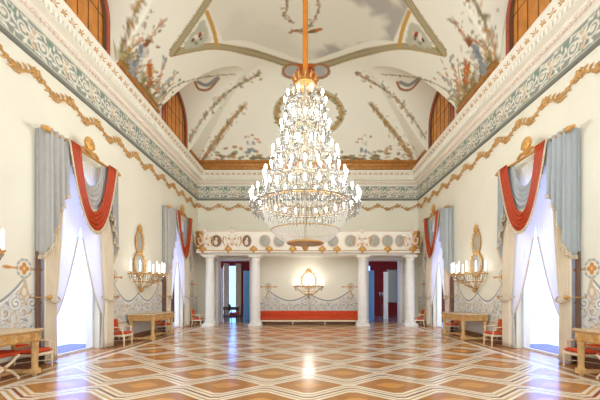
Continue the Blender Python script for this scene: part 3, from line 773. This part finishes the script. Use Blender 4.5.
b.f += [(0, 3, 7, 4), (len(b.v)-7, len(b.v)-3, len(b.v)-2, len(b.v)-6)]
b.build('parapet', stucco, gal, smooth=False)
b = MB(); b.tube([(-5.12+10.24*i/60, GY-YB+.05, rail_top(-5.12+10.24*i/60)+.02) for i in range(61)], .035, 6)
b.build('handrail', stucco_pink, gal)
b = MB(); prof = [(0, 3.60), (-.06, 3.64), (-.09, 3.70), (-.06, 3.76), (-.02, 3.80)]
for i in range(len(prof)-1): b.add([(-5.45, GY-YB+prof[i][0], prof[i][1]), (5.45, GY-YB+prof[i][0], prof[i][1]), (5.45, GY-YB+prof[i+1][0], prof[i+1][1]), (-5.45, GY-YB+prof[i+1][0], prof[i+1][1])], [(0, 1, 2, 3)])
b.build('base_moulding', stucco, gal)
MB().tube([(-5.45, GY-YB-.085, 3.72), (5.45, GY-YB-.085, 3.72)], .022, 6).build('gilt_line', gold_pale, gal)
for s in (-1, 1):                                    # rounded gilded ends
    b = MB(); b.lathe([(.3, 3.6), (.33, 3.66), (.33, 3.76), (.27, 3.8), (.27, 4.0), (.3, 4.2), (.27, 4.4), (.27, 4.56), (.33, 4.6), (.33, 4.7), (.2, 4.72)], 14, (s*5.28, GY-YB+.32, 0)); b.box(*sorted((s*5.35, s*5.6)), GY-YB+.3, -.02, 3.62, 4.68)
    b.build('rounded_end', gold, gal)
for x in (-4.5, -3.0, -2.12, -1.42, 1.22, 2.08, 3.25, 3.9, 4.5):
    rx = .27 if x not in (-3.0, 4.5) else .22
    m = MB(); zc = min(4.2, rail_top(x)-.42); m.ell((x, GY-YB-.0, zc), (rx, .03, .29), 18, 8); o = m.build('medallion', med_m if x not in (-4.5, -3.0) else med_brown, gal)
    f_ = MB(); f_.tube([(x+(rx+.02)*math.cos(t), GY-YB-.01, zc+.31*math.sin(t)) for t in np.linspace(0, 2*PI, 25)[:-1]], .028, 6, closed=True); f_.build('medallion_rim', stucco_pink, o)
    f_ = MB(); f_.ell((x-.02, GY-YB-.025, zc-.08), (.1, .025, .13), 10, 6); f_.ell((x+.01, GY-YB-.03, zc+.1), (.055, .025, .07), 8, 5); f_.build('relief_figure', med_m if x not in (-4.5, -3.0) else stucco_pink, o)
for x in (-5.1, -3.72, 2.66, 5.1):                   # trophy reliefs
    b = MB(); y = GY-YB-.02
    b.ell((x, y, 4.15), (.09, .05, .2), 8, 6)
    for sg in (-1, 1):
        b.tube([(x+sg*.32, y, 3.9), (x, y-.02, 4.2), (x-sg*.22, y, 4.55)], [.03, .04, .02], 6)
        b.tube([(x+sg*.05, y, 4.05), (x+sg*.25, y, 4.1), (x+sg*.3, y, 4.3), (x+sg*.18, y, 4.34)], .03, 6)
    b.ell((x, y, 4.68), (.09, .06, .12), 8, 6); b.ell((x, y, 4.86), (.05, .05, .07), 8, 5)
    b.build('trophy_relief', stucco_pink, gal)
    for sg in (-1, 1):
        q = MB(); q.tube([(x+sg*.36, y, 3.95), (x+sg*.46, y-.01, 4.2), (x+sg*.40, y-.01, 4.42), (x+sg*.30, y, 4.38), (x+sg*.32, y, 4.26)], [.02, .035, .03, .025, .01], 6); q.build('scroll_relief', gold_pale, gal)
    for a, z in ((-.14, 4.3), (.14, 4.3), (0, 4.05), (-.22, 4.0), (.22, 4.0)): MB().ell((x+a, y-.03, z), (.04, .03, .05), 7, 5).build('gilt_boss', gold, gal)
for x in (-5.15, -3.9, -2.66, -1.9, -.75, 0.7, 1.42, 2.66, 3.9, 5.12):    # gilded mask corbels
    b = MB(); y = GY-YB-.08
    b.ell((x, y, 3.80), (.13, .08, .16), 8, 6)
    for t in np.linspace(-2.4, -.7, 5): b.ell((x+.15*math.cos(t), y+.02, 3.78-.16*math.sin(t)-.1), (.06, .03, .06), 6, 4)
    for sg in (-1, 1): b.tube([(x, y, 3.78), (x+sg*.14, y, 3.84), (x+sg*.2, y+.03, 3.76)], [.03, .035, .01], 6)
    b.tube([(x, y, 3.70), (x, y+.02, 3.56)], [.05, .015], 6)
    b.build('mask_corbel', gold, gal)
col0 = thing('column', 'white column at the left of the left doorway', 'column', (-4.90, GY+.3, 0), 0, 'white columns under the gallery')
MB().bbox(-.32, .32, -.32, .32, 0, .12, .01).build('plinth', marble, col0, smooth=False)
MB().lathe([(.30, .12), (.31, .16), (.29, .2), (.26, .22), (.27, .26), (.25, .29), (.235, .31)], 24).build('base', marble, col0)
MB().lathe([(.235, .31), (.238, 1.1), (.23, 2.0), (.20, 3.22)], 24).build('shaft', marble, col0)
b = MB(); b.lathe([(.20, 3.22), (.225, 3.24), (.225, 3.27), (.205, 3.29), (.22, 3.36), (.27, 3.43)], 24); b.box(-.30, .30, -.30, .30, 3.43, 3.518); b.build('capital', stucco, col0, smooth=False)
for x, l in ((-2.62, 'white column between the left doorway and the red settee'), (2.72, 'white column between the red settee and the right doorway'), (5.1, 'white column at the right of the right doorway')): dup(col0, (x, GY+.3, 0), 0, l)
# pilasters against the wall beside the doors
for i, x in enumerate((-5.38, 5.5)):
    r = struct(MB().bbox(x-.22, x+.22, YB-.14, YB-.001, 0, 3.6, .012).build('trim_%d' % (15+i), stucco, smooth=False))

# ------------------------------------------------------------------ long red settee
st = thing('settee', 'long orange-red upholstered settee below the end wall arabesque', 'sofa', (.04, 17.2, 0))
L2 = 2.62
MB().bbox(-L2, L2, -.42, .28, .26, .42, .045).build('seat', red_velvet, st)
b = MB().grid(lambda u, v: (-L2+2*L2*u, .24+.03*math.sin(PI*v)-.0*u, .40+.30*v), 30, 5)
MB().bbox(-L2, L2, .14, .3, .40, .70, .04).build('backrest', red_velvet, st)
MB().bbox(-L2-.02, L2+.02, -.45, .3, .17, .26, .012).build('frame', chair_white, st)
for i in range(4):
    x = -L2+.1+(2*L2-.2)*i/3
    for y in (-.36, .22): MB().lathe([(.02, 0), (.03, .02), (.02, .06), (.035, .14), (.04, .17)], 8, (x, y, 0)).build('leg', chair_white, st)
for i in (1, 2):
    x = -L2+2*L2*i/3; MB().tube([(x, -.425, .27), (x, -.43, .36), (x, -.40, .425), (x, 0, .425), (x, .13, .43)], .008, 5).build('seam', silk_red, st)
for s in (-1, 1): MB().bbox(*sorted((s*L2, s*(L2+.06))), -.42, .3, .2, .66, .02).build('arm', chair_white, st)

# ------------------------------------------------------------------ armchairs, tables, stools
def armchair(label):
    r = thing('armchair', label, 'chair', (0, 0, 0), 0, 'white and gold armchairs along the walls')
    b = MB(); b.bbox(-.29, .29, -.25, .27, .40, .49, .035); b.build('seat', red_velvet, r)
    MB().bbox(-.31, .31, -.27, .29, .33, .40, .012).build('seat_frame', chair_white, r, smooth=False)
    for x in (-.27, .27):
        MB().tube([(x, .26, 0), (x, .26, .04), (x, .255, .2), (x, .25, .34)], [.024, .02, .028, .034], 8).build('leg', chair_white, r)
        MB().tube([(x, -.30, 0), (x, -.26, .2), (x, -.24, .36)], [.022, .026, .032], 8).build('leg', chair_white, r)
        MB().tube([(x, .22, .40), (x, .2, .55), (x*1.08, .22, .66), (x*1.08, .1, .68), (x*1.04, -.12, .68), (x, -.27, .72)], [.026, .022, .03, .026, .024, .022], 8).build('armrest', chair_white, r)
    b = MB(); b.tube([(-.27, -.24, .40), (-.28, -.28, .7), (-.27, -.33, .96), (-.12, -.34, 1.01), (0, -.345, 1.03), (.12, -.34, 1.01), (.27, -.33, .96), (.28, -.28, .7), (.27, -.24, .40)], .028, 8); b.tube([(-.27, -.255, .54), (.27, -.255, .54)], .022, 8); b.build('back_frame', chair_gold, r)
    b = MB(); b.grid(lambda u, v: (-.25+.5*u, -.265-.065*v+.03*math.sin(PI*u)*math.sin(PI*v), .55+.43*v), 8, 8); b.build('backrest', red_velvet, r, solid=.03)
    b = MB(); b.tube([(-.27, .25, .16), (0, 0, .17), (.27, .25, .16)], .012, 6); b.tube([(-.27, -.26, .16), (0, 0, .17), (.27, -.26, .16)], .012, 6); b.build('stretcher', chair_white, r)
    return r
RL, RR = -PI/2, PI/2
CHX = 5.84
chair0 = armchair('white and gold armchair between the nearest left table and the nearest left window')
chair0.scale = (.82, .82, .82); chair0.location = (-CHX, 6.92, 0); chair0.rotation_euler = (0, 0, RL)
for s, y, l in ((-1, 10.17, 'white and gold armchair between the nearest left window and the farther left table'), (-1, 13.2, 'white and gold armchair at the far end of the farther left table'),
                (-1, 16.25, 'white and gold armchair in the far left corner beyond the last window'), (1, 6.92, 'white and gold armchair between the nearest right table and the nearest right window'),
                (1, 10.17, 'white and gold armchair between the nearest right window and the farther right table'), (1, 13.2, 'white and gold armchair at the far end of the farther right table'),
                (1, 16.25, 'white and gold armchair in the far right corner beyond the last window')):
    dup(chair0, (s*(CHX if y < 16 else 5.5), y, 0), RL if s < 0 else RR, l)

def console(label):
    r = thing('console_table', label, 'table', (0, 0, 0), 0, 'gilded console tables')
    hl, dp = .82, .9             # half length along the wall, depth; back edge at y=-.45
    b = MB(); b.bbox(-hl-.04, hl+.04, -dp/2, dp/2+.03, .86, .91, .012); b.build('tabletop', table_top_m, r, smooth=False)
    MB().bbox(-hl, hl, -dp/2+.02, dp/2, .68, .86, .01).build('apron', table_m, r, smooth=False)
    b = MB()
    for x in (-.62, -.36, -.12, .12, .36, .62):
        for k in range(6): t = k*PI/3; b.ell((x+.045*math.cos(t), dp/2+.004, .77+.045*math.sin(t)), (.024, .012, .024), 6, 4)
        b.ell((x, dp/2+.008, .77), (.022, .014, .022), 6, 4)
    for sx_ in (-1, 1):
        for y in (-.28, -.05, .18, .34):
            for k in range(6): t = k*PI/3; b.ell((sx_*(hl+.004), y+.045*math.cos(t), .77+.045*math.sin(t)), (.012, .024, .024), 6, 4)
    b.tube([(-hl, dp/2+.005, .69), (hl, dp/2+.005, .69)], .014, 5); b.tube([(-hl, dp/2+.005, .85), (hl, dp/2+.005, .85)], .012, 5)
    b.build('gilt_rosettes', gold, r)
    for x in (-hl+.07, hl-.07):
        for y in (-dp/2+.09, dp/2-.07):
            q = MB(); q.lathe([(.055, .14), (.06, .17), (.05, .2), (.062, .6), (.07, .64), (.055, .68)], 8, (x, y, 0)); q.box(x-.065, x+.065, y-.065, y+.065, .05, .15); q.lathe([(.03, 0), (.045, .02), (.03, .05)], 8, (x, y, 0)); q.build('leg', table_m, r)
    b = MB()
    for x in (-hl+.07, hl-.07): b.bbox(x-.045, x+.045, -dp/2+.15, dp/2-.13, .06, .12, .008)
    b.bbox(-hl+.13, hl-.13, -.05, .05, .065, .115, .008); b.build('stretcher', table_m, r, smooth=False)
    return r
TX = 5.6
t0 = console('gilded console table nearest the camera on the left wall'); t0.location = (-TX, PIER[0]-.02, 0); t0.rotation_euler = (0, 0, RL)
dup(t0, (-TX, PIER[1], 0), RL, 'gilded console table farther along the left wall below its sconce')
dup(t0, (TX, PIER[0]-.02, 0), RR, 'gilded console table nearest the camera on the right wall')
dup(t0, (TX, PIER[1], 0), RR, 'gilded console table farther along the right wall below its sconce')
def stool(label):
    r = thing('stool', label, 'stool', (0, 0, 0), 0, 'cross-legged stools under the nearest tables')
    MB().bbox(-.34, .34, -.21, .21, .44, .53, .035).build('seat', red_velvet, r)
    for y in (-.18, .18):
        for sg in (-1, 1): MB().tube([(sg*.30, y, 0), (sg*.29, y, .04), (sg*.16, y, .16), (0, y+.01*sg, .25), (-sg*.18, y, .34), (-sg*.3, y, .445)], [.026, .02, .024, .026, .024, .03], 8).build('leg', chair_white, r)
    b = MB().tube([(0, -.18, .25), (0, .18, .25)], .018, 7); b.ell((0, .215, .25), .03, 8, 5); b.build('stretcher', chair_gold, r)
    return r
s0 = stool('red cushioned cross-legged stool under the nearest left table'); s0.location = (-TX+.05, PIER[0]+.25, 0); s0.rotation_euler = (0, 0, RL)
dup(s0, (TX-.05, PIER[0]+.25, 0), RR, 'red cushioned cross-legged stool under the nearest right table')

# ------------------------------------------------------------------ girandole sconces with mirrors
def sconce(label, loc, rz, first):
    if first is not None: r = dup(first, loc, rz, label)
    else:
        r = thing('wall_sconce', label, 'sconce', loc, rz, 'gilded mirror sconces')
        def oval(cx, cz, rx, rz_, rad, y, n=26): return [(cx+rx*math.cos(2*PI*k/n), y, cz+rz_*math.sin(2*PI*k/n)) for k in range(n)]
        for nm, cz, rx, rz_ in (('upper_frame', 1.72, .25, .40), ('lower_frame', .92, .36, .42)):
            b = MB(); b.tube(oval(0, cz, rx, rz_, 0, .05), .034, 8, closed=True)
            for k in range(16): t = 2*PI*k/16; b.ell((1.12*rx*math.cos(t), .06, cz+1.1*rz_*math.sin(t)), (.035, .03, .035), 6, 4)
            fr = b.build(nm, gold_pale, r)
            m = MB(); m.v = [(0, .035, cz)]+oval(0, cz, rx, rz_, 0, .03); m.f = [(0, 1+k, 1+(k+1) % 26) for k in range(26)]; m.build('mirror', mirror_m, fr, smooth=False)
        b = MB()
        for k in range(7): t = PI*(k/6); b.tube([(0, .06, 2.12), (.10*math.cos(t), .07, 2.16+.12*math.sin(t)), (.2*math.cos(t), .06, 2.14+.26*math.sin(t))], [.03, .03, .008], 6)
        b.build('crest', gold, r)
        RX, zr = .80, .56
        arc = [(RX*math.cos(t), .06+RX*math.sin(t), zr) for t in np.linspace(0, PI, 25)]
        b = MB(); b.tube(arc, .028, 7); b.tube([(x*.6, .06+(y-.06)*.6, zr-.26) for x, y, z in arc], .018, 6); b.tube([(x*.2, .06+(y-.06)*.2, zr-.48) for x, y, z in arc], .018, 6)
        for t in np.linspace(.15, PI-.15, 7):
            b.tube([(RX*q*math.cos(t), .06+RX*q*math.sin(t), zr-.5*(1-q**1.6)) for q in (1, .8, .6, .4, .2, .05)], .012, 5)
        b.ell((0, .12, zr-.55), (.07, .07, .09), 8, 6); b.tube([(0, .06, zr+.0), (0, .06, zr-.6)], .03, 6)
        b.build('basket', gold_pale, r)
        b = MB()
        for t in np.linspace(.04, PI-.04, 34):
            for z in np.linspace(0, 1, 7): q = 1-.1*z; b.ell((RX*q*math.cos(t), .06+RX*q*math.sin(t), zr-.03-.2*z*(.6+.4*abs(math.sin(t*5)))), (.012, .012, .018), 4, 3)
        for t in np.linspace(.1, PI-.1, 16):
            for q in (.9, .75, .6, .45, .3): b.ell((RX*q*math.cos(t), .06+RX*q*math.sin(t), zr-.5*(1-q**1.6)-.01), .016, 4, 3)
        o = b.build('crystal_beads', crystal_m, r); o['kind'] = 'stuff'
        for t in np.linspace(.12, PI-.12, 9):
            x, y = RX*math.cos(t), .06+RX*math.sin(t)
            q = MB().lathe([(.012, 0), (.045, .03), (.05, .05), (.02, .055)], 8, (x, y, zr+.02)).build('candle_cup', gold, r)
            c_ = MB().lathe([(.020, .05), (.020, .30), (.024, .32), (.022, .37), (.005, .43)], 8, (x, y, zr+.02)).build('candle', candle_m, q)
        ld = bpy.data.lights.new('sconce_glow', 'POINT'); ld.energy = SCONCE_W; ld.color = (1, 1, .97); ld.shadow_soft_size = .12
        lo = bpy.data.objects.new('sconce_glow', ld); C.objects.link(lo); lo.parent = r; lo.location = (0, .45, 1.05)
    return r
sc0 = sconce('gilded mirror sconce with lit candles on the left wall between the windows', (-WX, PIER[1], 1.72), RL, None)
sconce('gilded mirror sconce with lit candles on the right wall between the windows', (WX, PIER[1], 1.72), RR, sc0)
sconce('gilded mirror sconce cut off by the left edge of the picture', (-WX, PIER[0]-.22, 1.72), RL, sc0)
# lower sconce on the end wall, one mirror only
SCONCE_W_END = 24
sc3 = sconce('gilded mirror sconce with lit candles on the end wall above the red settee', (.04, YB, 1.45), PI, sc0)
for ch_ in sc3.children:
    if ch_.type == 'LIGHT': ch_.data = ch_.data.copy(); ch_.data.energy = SCONCE_W_END; ch_.data.shadow_soft_size = .3
for ch in list(sc3.children):
    if ch.name.startswith(('upper_frame', 'crest')):
        for g in list(ch.children): bpy.data.objects.remove(g)
        bpy.data.objects.remove(ch)
b = MB()
for k in range(7): t = PI*(k/6); b.tube([(0, .06, 1.34), (.10*math.cos(t), .07, 1.40+.08*math.sin(t)), (.18*math.cos(t), .06, 1.38+.16*math.sin(t))], [.03, .03, .008], 6)
b.build('crest', gold, sc3)

# ------------------------------------------------------------------ window draperies
def smooth01(t): t = min(1, max(0, t)); return t*t*(3-2*t)
def drapery(s, axis, where, cool):
    """s = wall side; local frame: x = into the room * -s, y = along the wall away from the camera"""
    nx = -s; base = (s*WX, axis, 0)
    P = lambda d, v, z: (nx*d, v, z)
    ZR, D0 = 5.23, .32
    silk = silk_grey_cool if cool else silk_grey
    # rod
    r = thing('curtain_rod', 'gilded curtain rod with shell emblem over the %s' % where, 'curtain rod', base, 0, 'gilded curtain rods')
    MB().tube([P(D0, -1.26, ZR), P(D0, 1.26, ZR)], .04, 10).build('pole', gold, r)
    for e in (-1, 1):
        b = MB(); b.ell(P(D0, e*1.33, ZR), (.07, .10, .07), 10, 7); b.ell(P(D0, e*1.44, ZR), (.04, .06, .04), 8, 6); b.build('finial', gold, r)
        MB().tube([P(0, e*1.2, ZR-.02), P(.2, e*1.2, ZR-.03), P(D0, e*1.2, ZR)], .025, 7).build('bracket', gold, r)
    b = MB()
    for k in range(9):
        t = PI*(k/8); b.tube([P(D0+.03, 0, ZR+.1), P(D0+.06, .13*math.cos(t), ZR+.22+.1*math.sin(t)), P(D0+.05, .20*math.cos(t), ZR+.26+.2*math.sin(t))], [.04, .05, .02], 6)
    b.ell(P(D0+.07, 0, ZR+.2), (.06, .1, .12), 9, 6)
    for e in (-1, 1): b.tube([P(D0+.04, 0, ZR+.06), P(D0+.05, e*.2, ZR+.10), P(D0+.05, e*.36, ZR+.03), P(D0+.05, e*.3, ZR-.03)], [.05, .045, .03, .012], 7)
    b.build('shell_emblem', gold, r)
    # swags
    def swag(a0, a1, low_o, low_i, d, wd0, wd1, top=ZR+.04, skew=.0):
        """hanging fold: outer edge from a0..a1 with its lowest point low_o, inner edge inset"""
        def fn(u, v):
            A0, A1 = a0+wd0*v, a1-wd1*v; lo = low_o+(low_i-low_o)*v
            t = u; y = A0+(A1-A0)*t; k = abs(2*t-1)
            z = lo+(top-lo)*(.80*k**2.5+.20*k**1.5)
            dep = d+.04*math.sin(PI*t)**.7+.022*math.cos(v*PI*9)*(.35+.65*math.sin(PI*t))+.03*(1-v)*math.sin(PI*t)
            return P(dep, y+skew*math.sin(PI*t), z)
        return fn
    def fringe_along(fn, v, n, m, parent, drop=.07):
        b = MB(); pts = [fn(i/n, v) for i in range(n+1)]
        b.tube(pts, .022, 5)
        for p in pts[::2]: b.tube([p, (p[0], p[1], p[2]-drop)], [.022, .028], 5)
        o = b.build('fringe', m, parent); return o
    fr = swag(-.80, 1.12, 3.22, 3.74, D0+.10, .40, .36, skew=-.12)
    b = MB().grid(fr, 40, 36); red = tag(b.build('red_swag', silk_red, loc=base, solid=.012), 'red silk swag draped on the rod of the %s' % where, 'swag', 'red silk swags')
    fringe_along(fr, 0, 60, fringe_m, red)
    # grey lambrequin: inner swag and two tails
    g = thing('grey_valance', 'grey silk valance with long fringed tails hung on the rod of the %s' % where, 'valance', base, 0, 'grey silk valances')
    fs = swag(-.74, .98, 3.80, 4.45, D0-.02, .34, .36)
    o = MB().grid(fs, 40, 30).build('swag', silk, g, solid=.012); fringe_along(fs, 0, 50, fringe_m, o, .05)
    def tail(v0, v1, zin, zout):
        """pleated tail, returning to the wall at v0"""
        wr = .30
        def fn(u, v):
            Lt = wr+abs(v1-v0); q = u*Lt
            zb = zout+(zin-zout)*smooth01((q-.15)/(Lt-.15))**1.0
            z = ZR+.05+(zb-ZR-.05)*v
            if q < wr: return P(.03+(D0-.0)*q/wr, v0+(.02*math.sin(q*50)), z)
            t = (q-wr)/(Lt-wr); y = v0+(v1-v0)*t
            return P(D0+.03+.055*math.sin(t*PI*7)*(.5+.5*v), y, z)
        return fn
    for nm, v0, v1, zi, zo in (('near_tail', -1.28, -.72, 3.95, 2.42), ('far_tail', 1.28, .98, 3.9, 2.55)):
        ft = tail(v0, v1, zi, zo); o = MB().grid(ft, 44, 20).build('tail', silk, g, solid=.01); fringe_along(ft, 1, 60, fringe_m, o)
    # heavy drapes and sheers
    def panel(e, vo, vi_top, vi_tie, vi_bot, depth, ztop, npl, amp, zt=1.5, za=None):
        def fn(u, v):
            z = .02+(ztop-.02)*v
            if z >= zt:
                k = min(1, max(0, (z-zt)/((za or ztop)-zt))); vi = vi_tie+(vi_top-vi_tie)*(k**(.62 if za is None else .7))
            else: vi = vi_tie+(vi_bot-vi_tie)*smooth01((zt-z)/zt)
            y = vo+(vi-vo)*u
            return P(depth+amp*math.sin(u*PI*2*npl)*(.55+.45*(1 if z < zt else 1)), e*y, z)
        return fn
    for e, nm in ((-1, 'near'), (1, 'far')):
        o = MB().grid(panel(e, 1.27, .62, .92, .90, .21, ZR-.12, 7, .035), 70, 30).build('drape', drape_m, loc=base, solid=.008)
        tag(o, 'cream drape at the %s side of the %s' % (nm, where), 'curtain', 'cream drapes')
        fs_ = panel(e, 1.18, .0, .92, .84, .13, ZR-.12, 12, .022, .95, 3.35)
        o = MB().grid(fs_, 90, 40).build('sheer_curtain', sheer_m, loc=base)
        tag(o, 'white sheer curtain drawn to the %s side of the %s' % (nm, where), 'curtain', 'white sheer curtains')
        q = MB(); pts = [fs_(1, i/60) for i in range(37)]; q.tube(pts, .018, 5); q.build('braid', fringe_m, o)
        tb = thing('curtain_tieback', 'gilded tieback holding the %s drape of the %s' % (nm, where), 'tieback', base, 0, 'gilded tiebacks')
        MB().tube([P(.0, e*1.42, 1.5), P(.2, e*1.42, 1.5), P(.34, e*1.34, 1.5)], .012, 6).build('hook', gold, tb)
        q = MB(); q.ell(P(.36, e*1.30, 1.5), (.035, .055, .055), 9, 6); q.build('rosette', gold, tb)
        MB().tube([P(.30, e*1.34, 1.46), P(.31, e*1.1, 1.36), P(.29, e*.9, 1.42), P(.16, e*.80, 1.5)], .024, 6).build('cord', fringe_m, tb)
    # brown lining strip at the outer edge of the near drape
    MB().grid(lambda u, v: P(.03+.11*u, -1.29-.02*math.sin(u*6), .02+2.5*v), 6, 10).build('drape_lining', lining_m, loc=base, solid=.006)
    o = bpy.context.scene.collection.objects[-1]; tag(o, 'red-brown side lining at the outer edge of the %s drapery' % where, 'curtain', 'drape linings')
drapery(-1, AX[1], 'nearest left window', False)
drapery(-1, AX[2], 'far left window', False)
drapery(1, AX[1], 'nearest right window', True)
drapery(1, AX[2], 'far right window', True)

# ------------------------------------------------------------------ the chandelier
CH = (-.07, 8.53)
ch = thing('chandelier', 'huge tiered crystal chandelier with lit candles hanging from the vault', 'chandelier', (CH[0], CH[1], 0))
ztop = float(vault(CH[0], CH[1]))
MB().tube([(0, 0, 7.25), (0, 0, ztop-.05)], .07, 10).build('suspension_rod', rod_m, ch)
MB().lathe([(.3, -.12), (.34, -.06), (.3, 0)], 20, (0, 0, ztop)).build('ceiling_rose', gold, ch)
b = MB(); b.lathe([(.06, 7.45), (.1, 7.36), (.07, 7.28), (.2, 7.2), (.27, 7.12), (.28, 7.04), (.2, 7.0)], 18)
for k in range(12): t = 2*PI*k/12; b.tube([(.26*math.cos(t), .26*math.sin(t), 7.1), (.33*math.cos(t), .33*math.sin(t), 7.2), (.30*math.cos(t), .30*math.sin(t), 7.3)], [.03, .035, .01], 6)
b.build('crown', gold_dark, ch)
MB().lathe([(.025, 2.85), (.03, 3.5), (.05, 4.5), (.06, 5.5), (.05, 7.0)], 10).build('stem', silver_gilt, ch)
TIERS = [(.54, 6.66, 10), (.64, 6.00, 14), (.86, 5.28, 18), (1.08, 4.70, 22), (1.42, 4.12, 28)]     # radius, bulb height, bulbs
bulb_me = None; cup_me = None
for ti, (R, zb, nb) in enumerate(TIERS):
    zr = zb-.22
    b = MB(); b.tube([(R*.93*math.cos(t), R*.93*math.sin(t), zr) for t in np.linspace(0, 2*PI, 49)[:-1]], .022, 6, closed=True)
    for k in range(nb):
        t = 2*PI*(k+.5*(ti % 2))/nb; c_, s_ = math.cos(t), math.sin(t); rin = R*.45
        b.tube([(rin*c_, rin*s_, zr+.12), ((rin+R)*.5*c_, (rin+R)*.5*s_, zr-.10), (R*.92*c_, R*.92*s_, zr-.12), (R*c_, R*s_, zr)], .016, 5)
    b.tube([(R*.45*math.cos(t), R*.45*math.sin(t), zr+.12) for t in np.linspace(0, 2*PI, 33)[:-1]], .025, 6, closed=True)
    tier = b.build('tier_frame', silver_gilt, ch)
    for k in range(nb):
        t = 2*PI*(k+.5*(ti % 2))/nb
        if bulb_me is None:
            q = MB(); q.lathe([(.012, -.05), (.018, -.02), (.027, .02), (.028, .04), (.015, .08), (.003, .10)], 8); o = q.build('candle_bulb', bulb_m, tier); bulb_me = o.data
            q = MB(); q.lathe([(.01, -.26), (.07, -.24), (.075, -.22), (.02, -.21), (.018, -.05)], 8); o2 = q.build('candle_holder', crystal_m, tier); cup_me = o2.data
        else:
            o = bpy.data.objects.new('candle_bulb', bulb_me); C.objects.link(o); o.parent = tier
            o2 = bpy.data.objects.new('candle_holder', cup_me); C.objects.link(o2); o2.parent = tier
        o.location = o2.location = (R*math.cos(t), R*math.sin(t), zb)
    # crystal prisms hanging under the tier and swags of beads
    b = MB()
    def prism(x, y, z, L, w):
        b.add([(x, y, z), (x+w, y, z-L*.7), (x, y+w, z-L*.7), (x-w, y, z-L*.7), (x, y-w, z-L*.7), (x, y, z-L)], [(0, 1, 2), (0, 2, 3), (0, 3, 4), (0, 4, 1), (5, 2, 1), (5, 3, 2), (5, 4, 3), (5, 1, 4)])
    npz = int(R*60)
    for k in range(npz):
        t = 2*PI*k/npz; prism(R*.93*math.cos(t), R*.93*math.sin(t), zr-.02, rnd.uniform(.18, .32), .018)
    nin = int(R*50); zt_ = TIERS[ti-1][1]-.45 if ti else 6.95
    for k in range(nin):
        t = 2*PI*k/nin; rr0 = (TIERS[ti-1][0] if ti else .3)*.93
        for j in range(7):
            f_ = j/7; rr = R*.80 if k % 3 else rr0+(R*.6-rr0*.75)*f_*.8; prism(rr*math.cos(t), rr*math.sin(t), zt_+(zr-zt_)*f_, abs(zt_-zr)/7*1.1, .02)
    for k in range(nb):
        t0, t1 = 2*PI*(k+.5*(ti % 2))/nb, 2*PI*(k+1+.5*(ti % 2))/nb
        for j in range(9):
            f_ = j/8; t = t0+(t1-t0)*f_; b.ell((R*math.cos(t), R*math.sin(t), zr-.02-.16*math.sin(PI*f_)), .018, 4, 3)
    o = b.build('crystal_prisms', crystal_m, tier, smooth=False); o['kind'] = 'stuff'
# the basket of bead strings
b = MB(); bp = [(1.12, 3.90), (1.10, 3.7), (1.02, 3.45), (.88, 3.22), (.68, 3.03), (.42, 2.9), (.1, 2.84)]
pr = []
for i in range(len(bp)-1):
    for k in range(6): f_ = k/6; pr.append((bp[i][0]+(bp[i+1][0]-bp[i][0])*f_, bp[i][1]+(bp[i+1][1]-bp[i][1])*f_))
for k in range(64):
    t = 2*PI*k/64
    for r_, z in pr: b.ell((r_*math.cos(t), r_*math.sin(t), z), .017, 4, 3)
bk = b.build('crystal_basket', basket_m, ch, smooth=False); bk['kind'] = 'stuff'
b = MB()
for r_, z, q in ((1.13, 3.92, .018), (.90, 3.23, .012), (.46, 2.91, .03)): b.tube([(r_*math.cos(t), r_*math.sin(t), z) for t in np.linspace(0, 2*PI, 49)[:-1]], q, 6, closed=True)
b.lathe([(.02, 2.70), (.07, 2.76), (.1, 2.84), (.45, 2.90)], 16); b.build('basket_frame', gold_pale, ch)
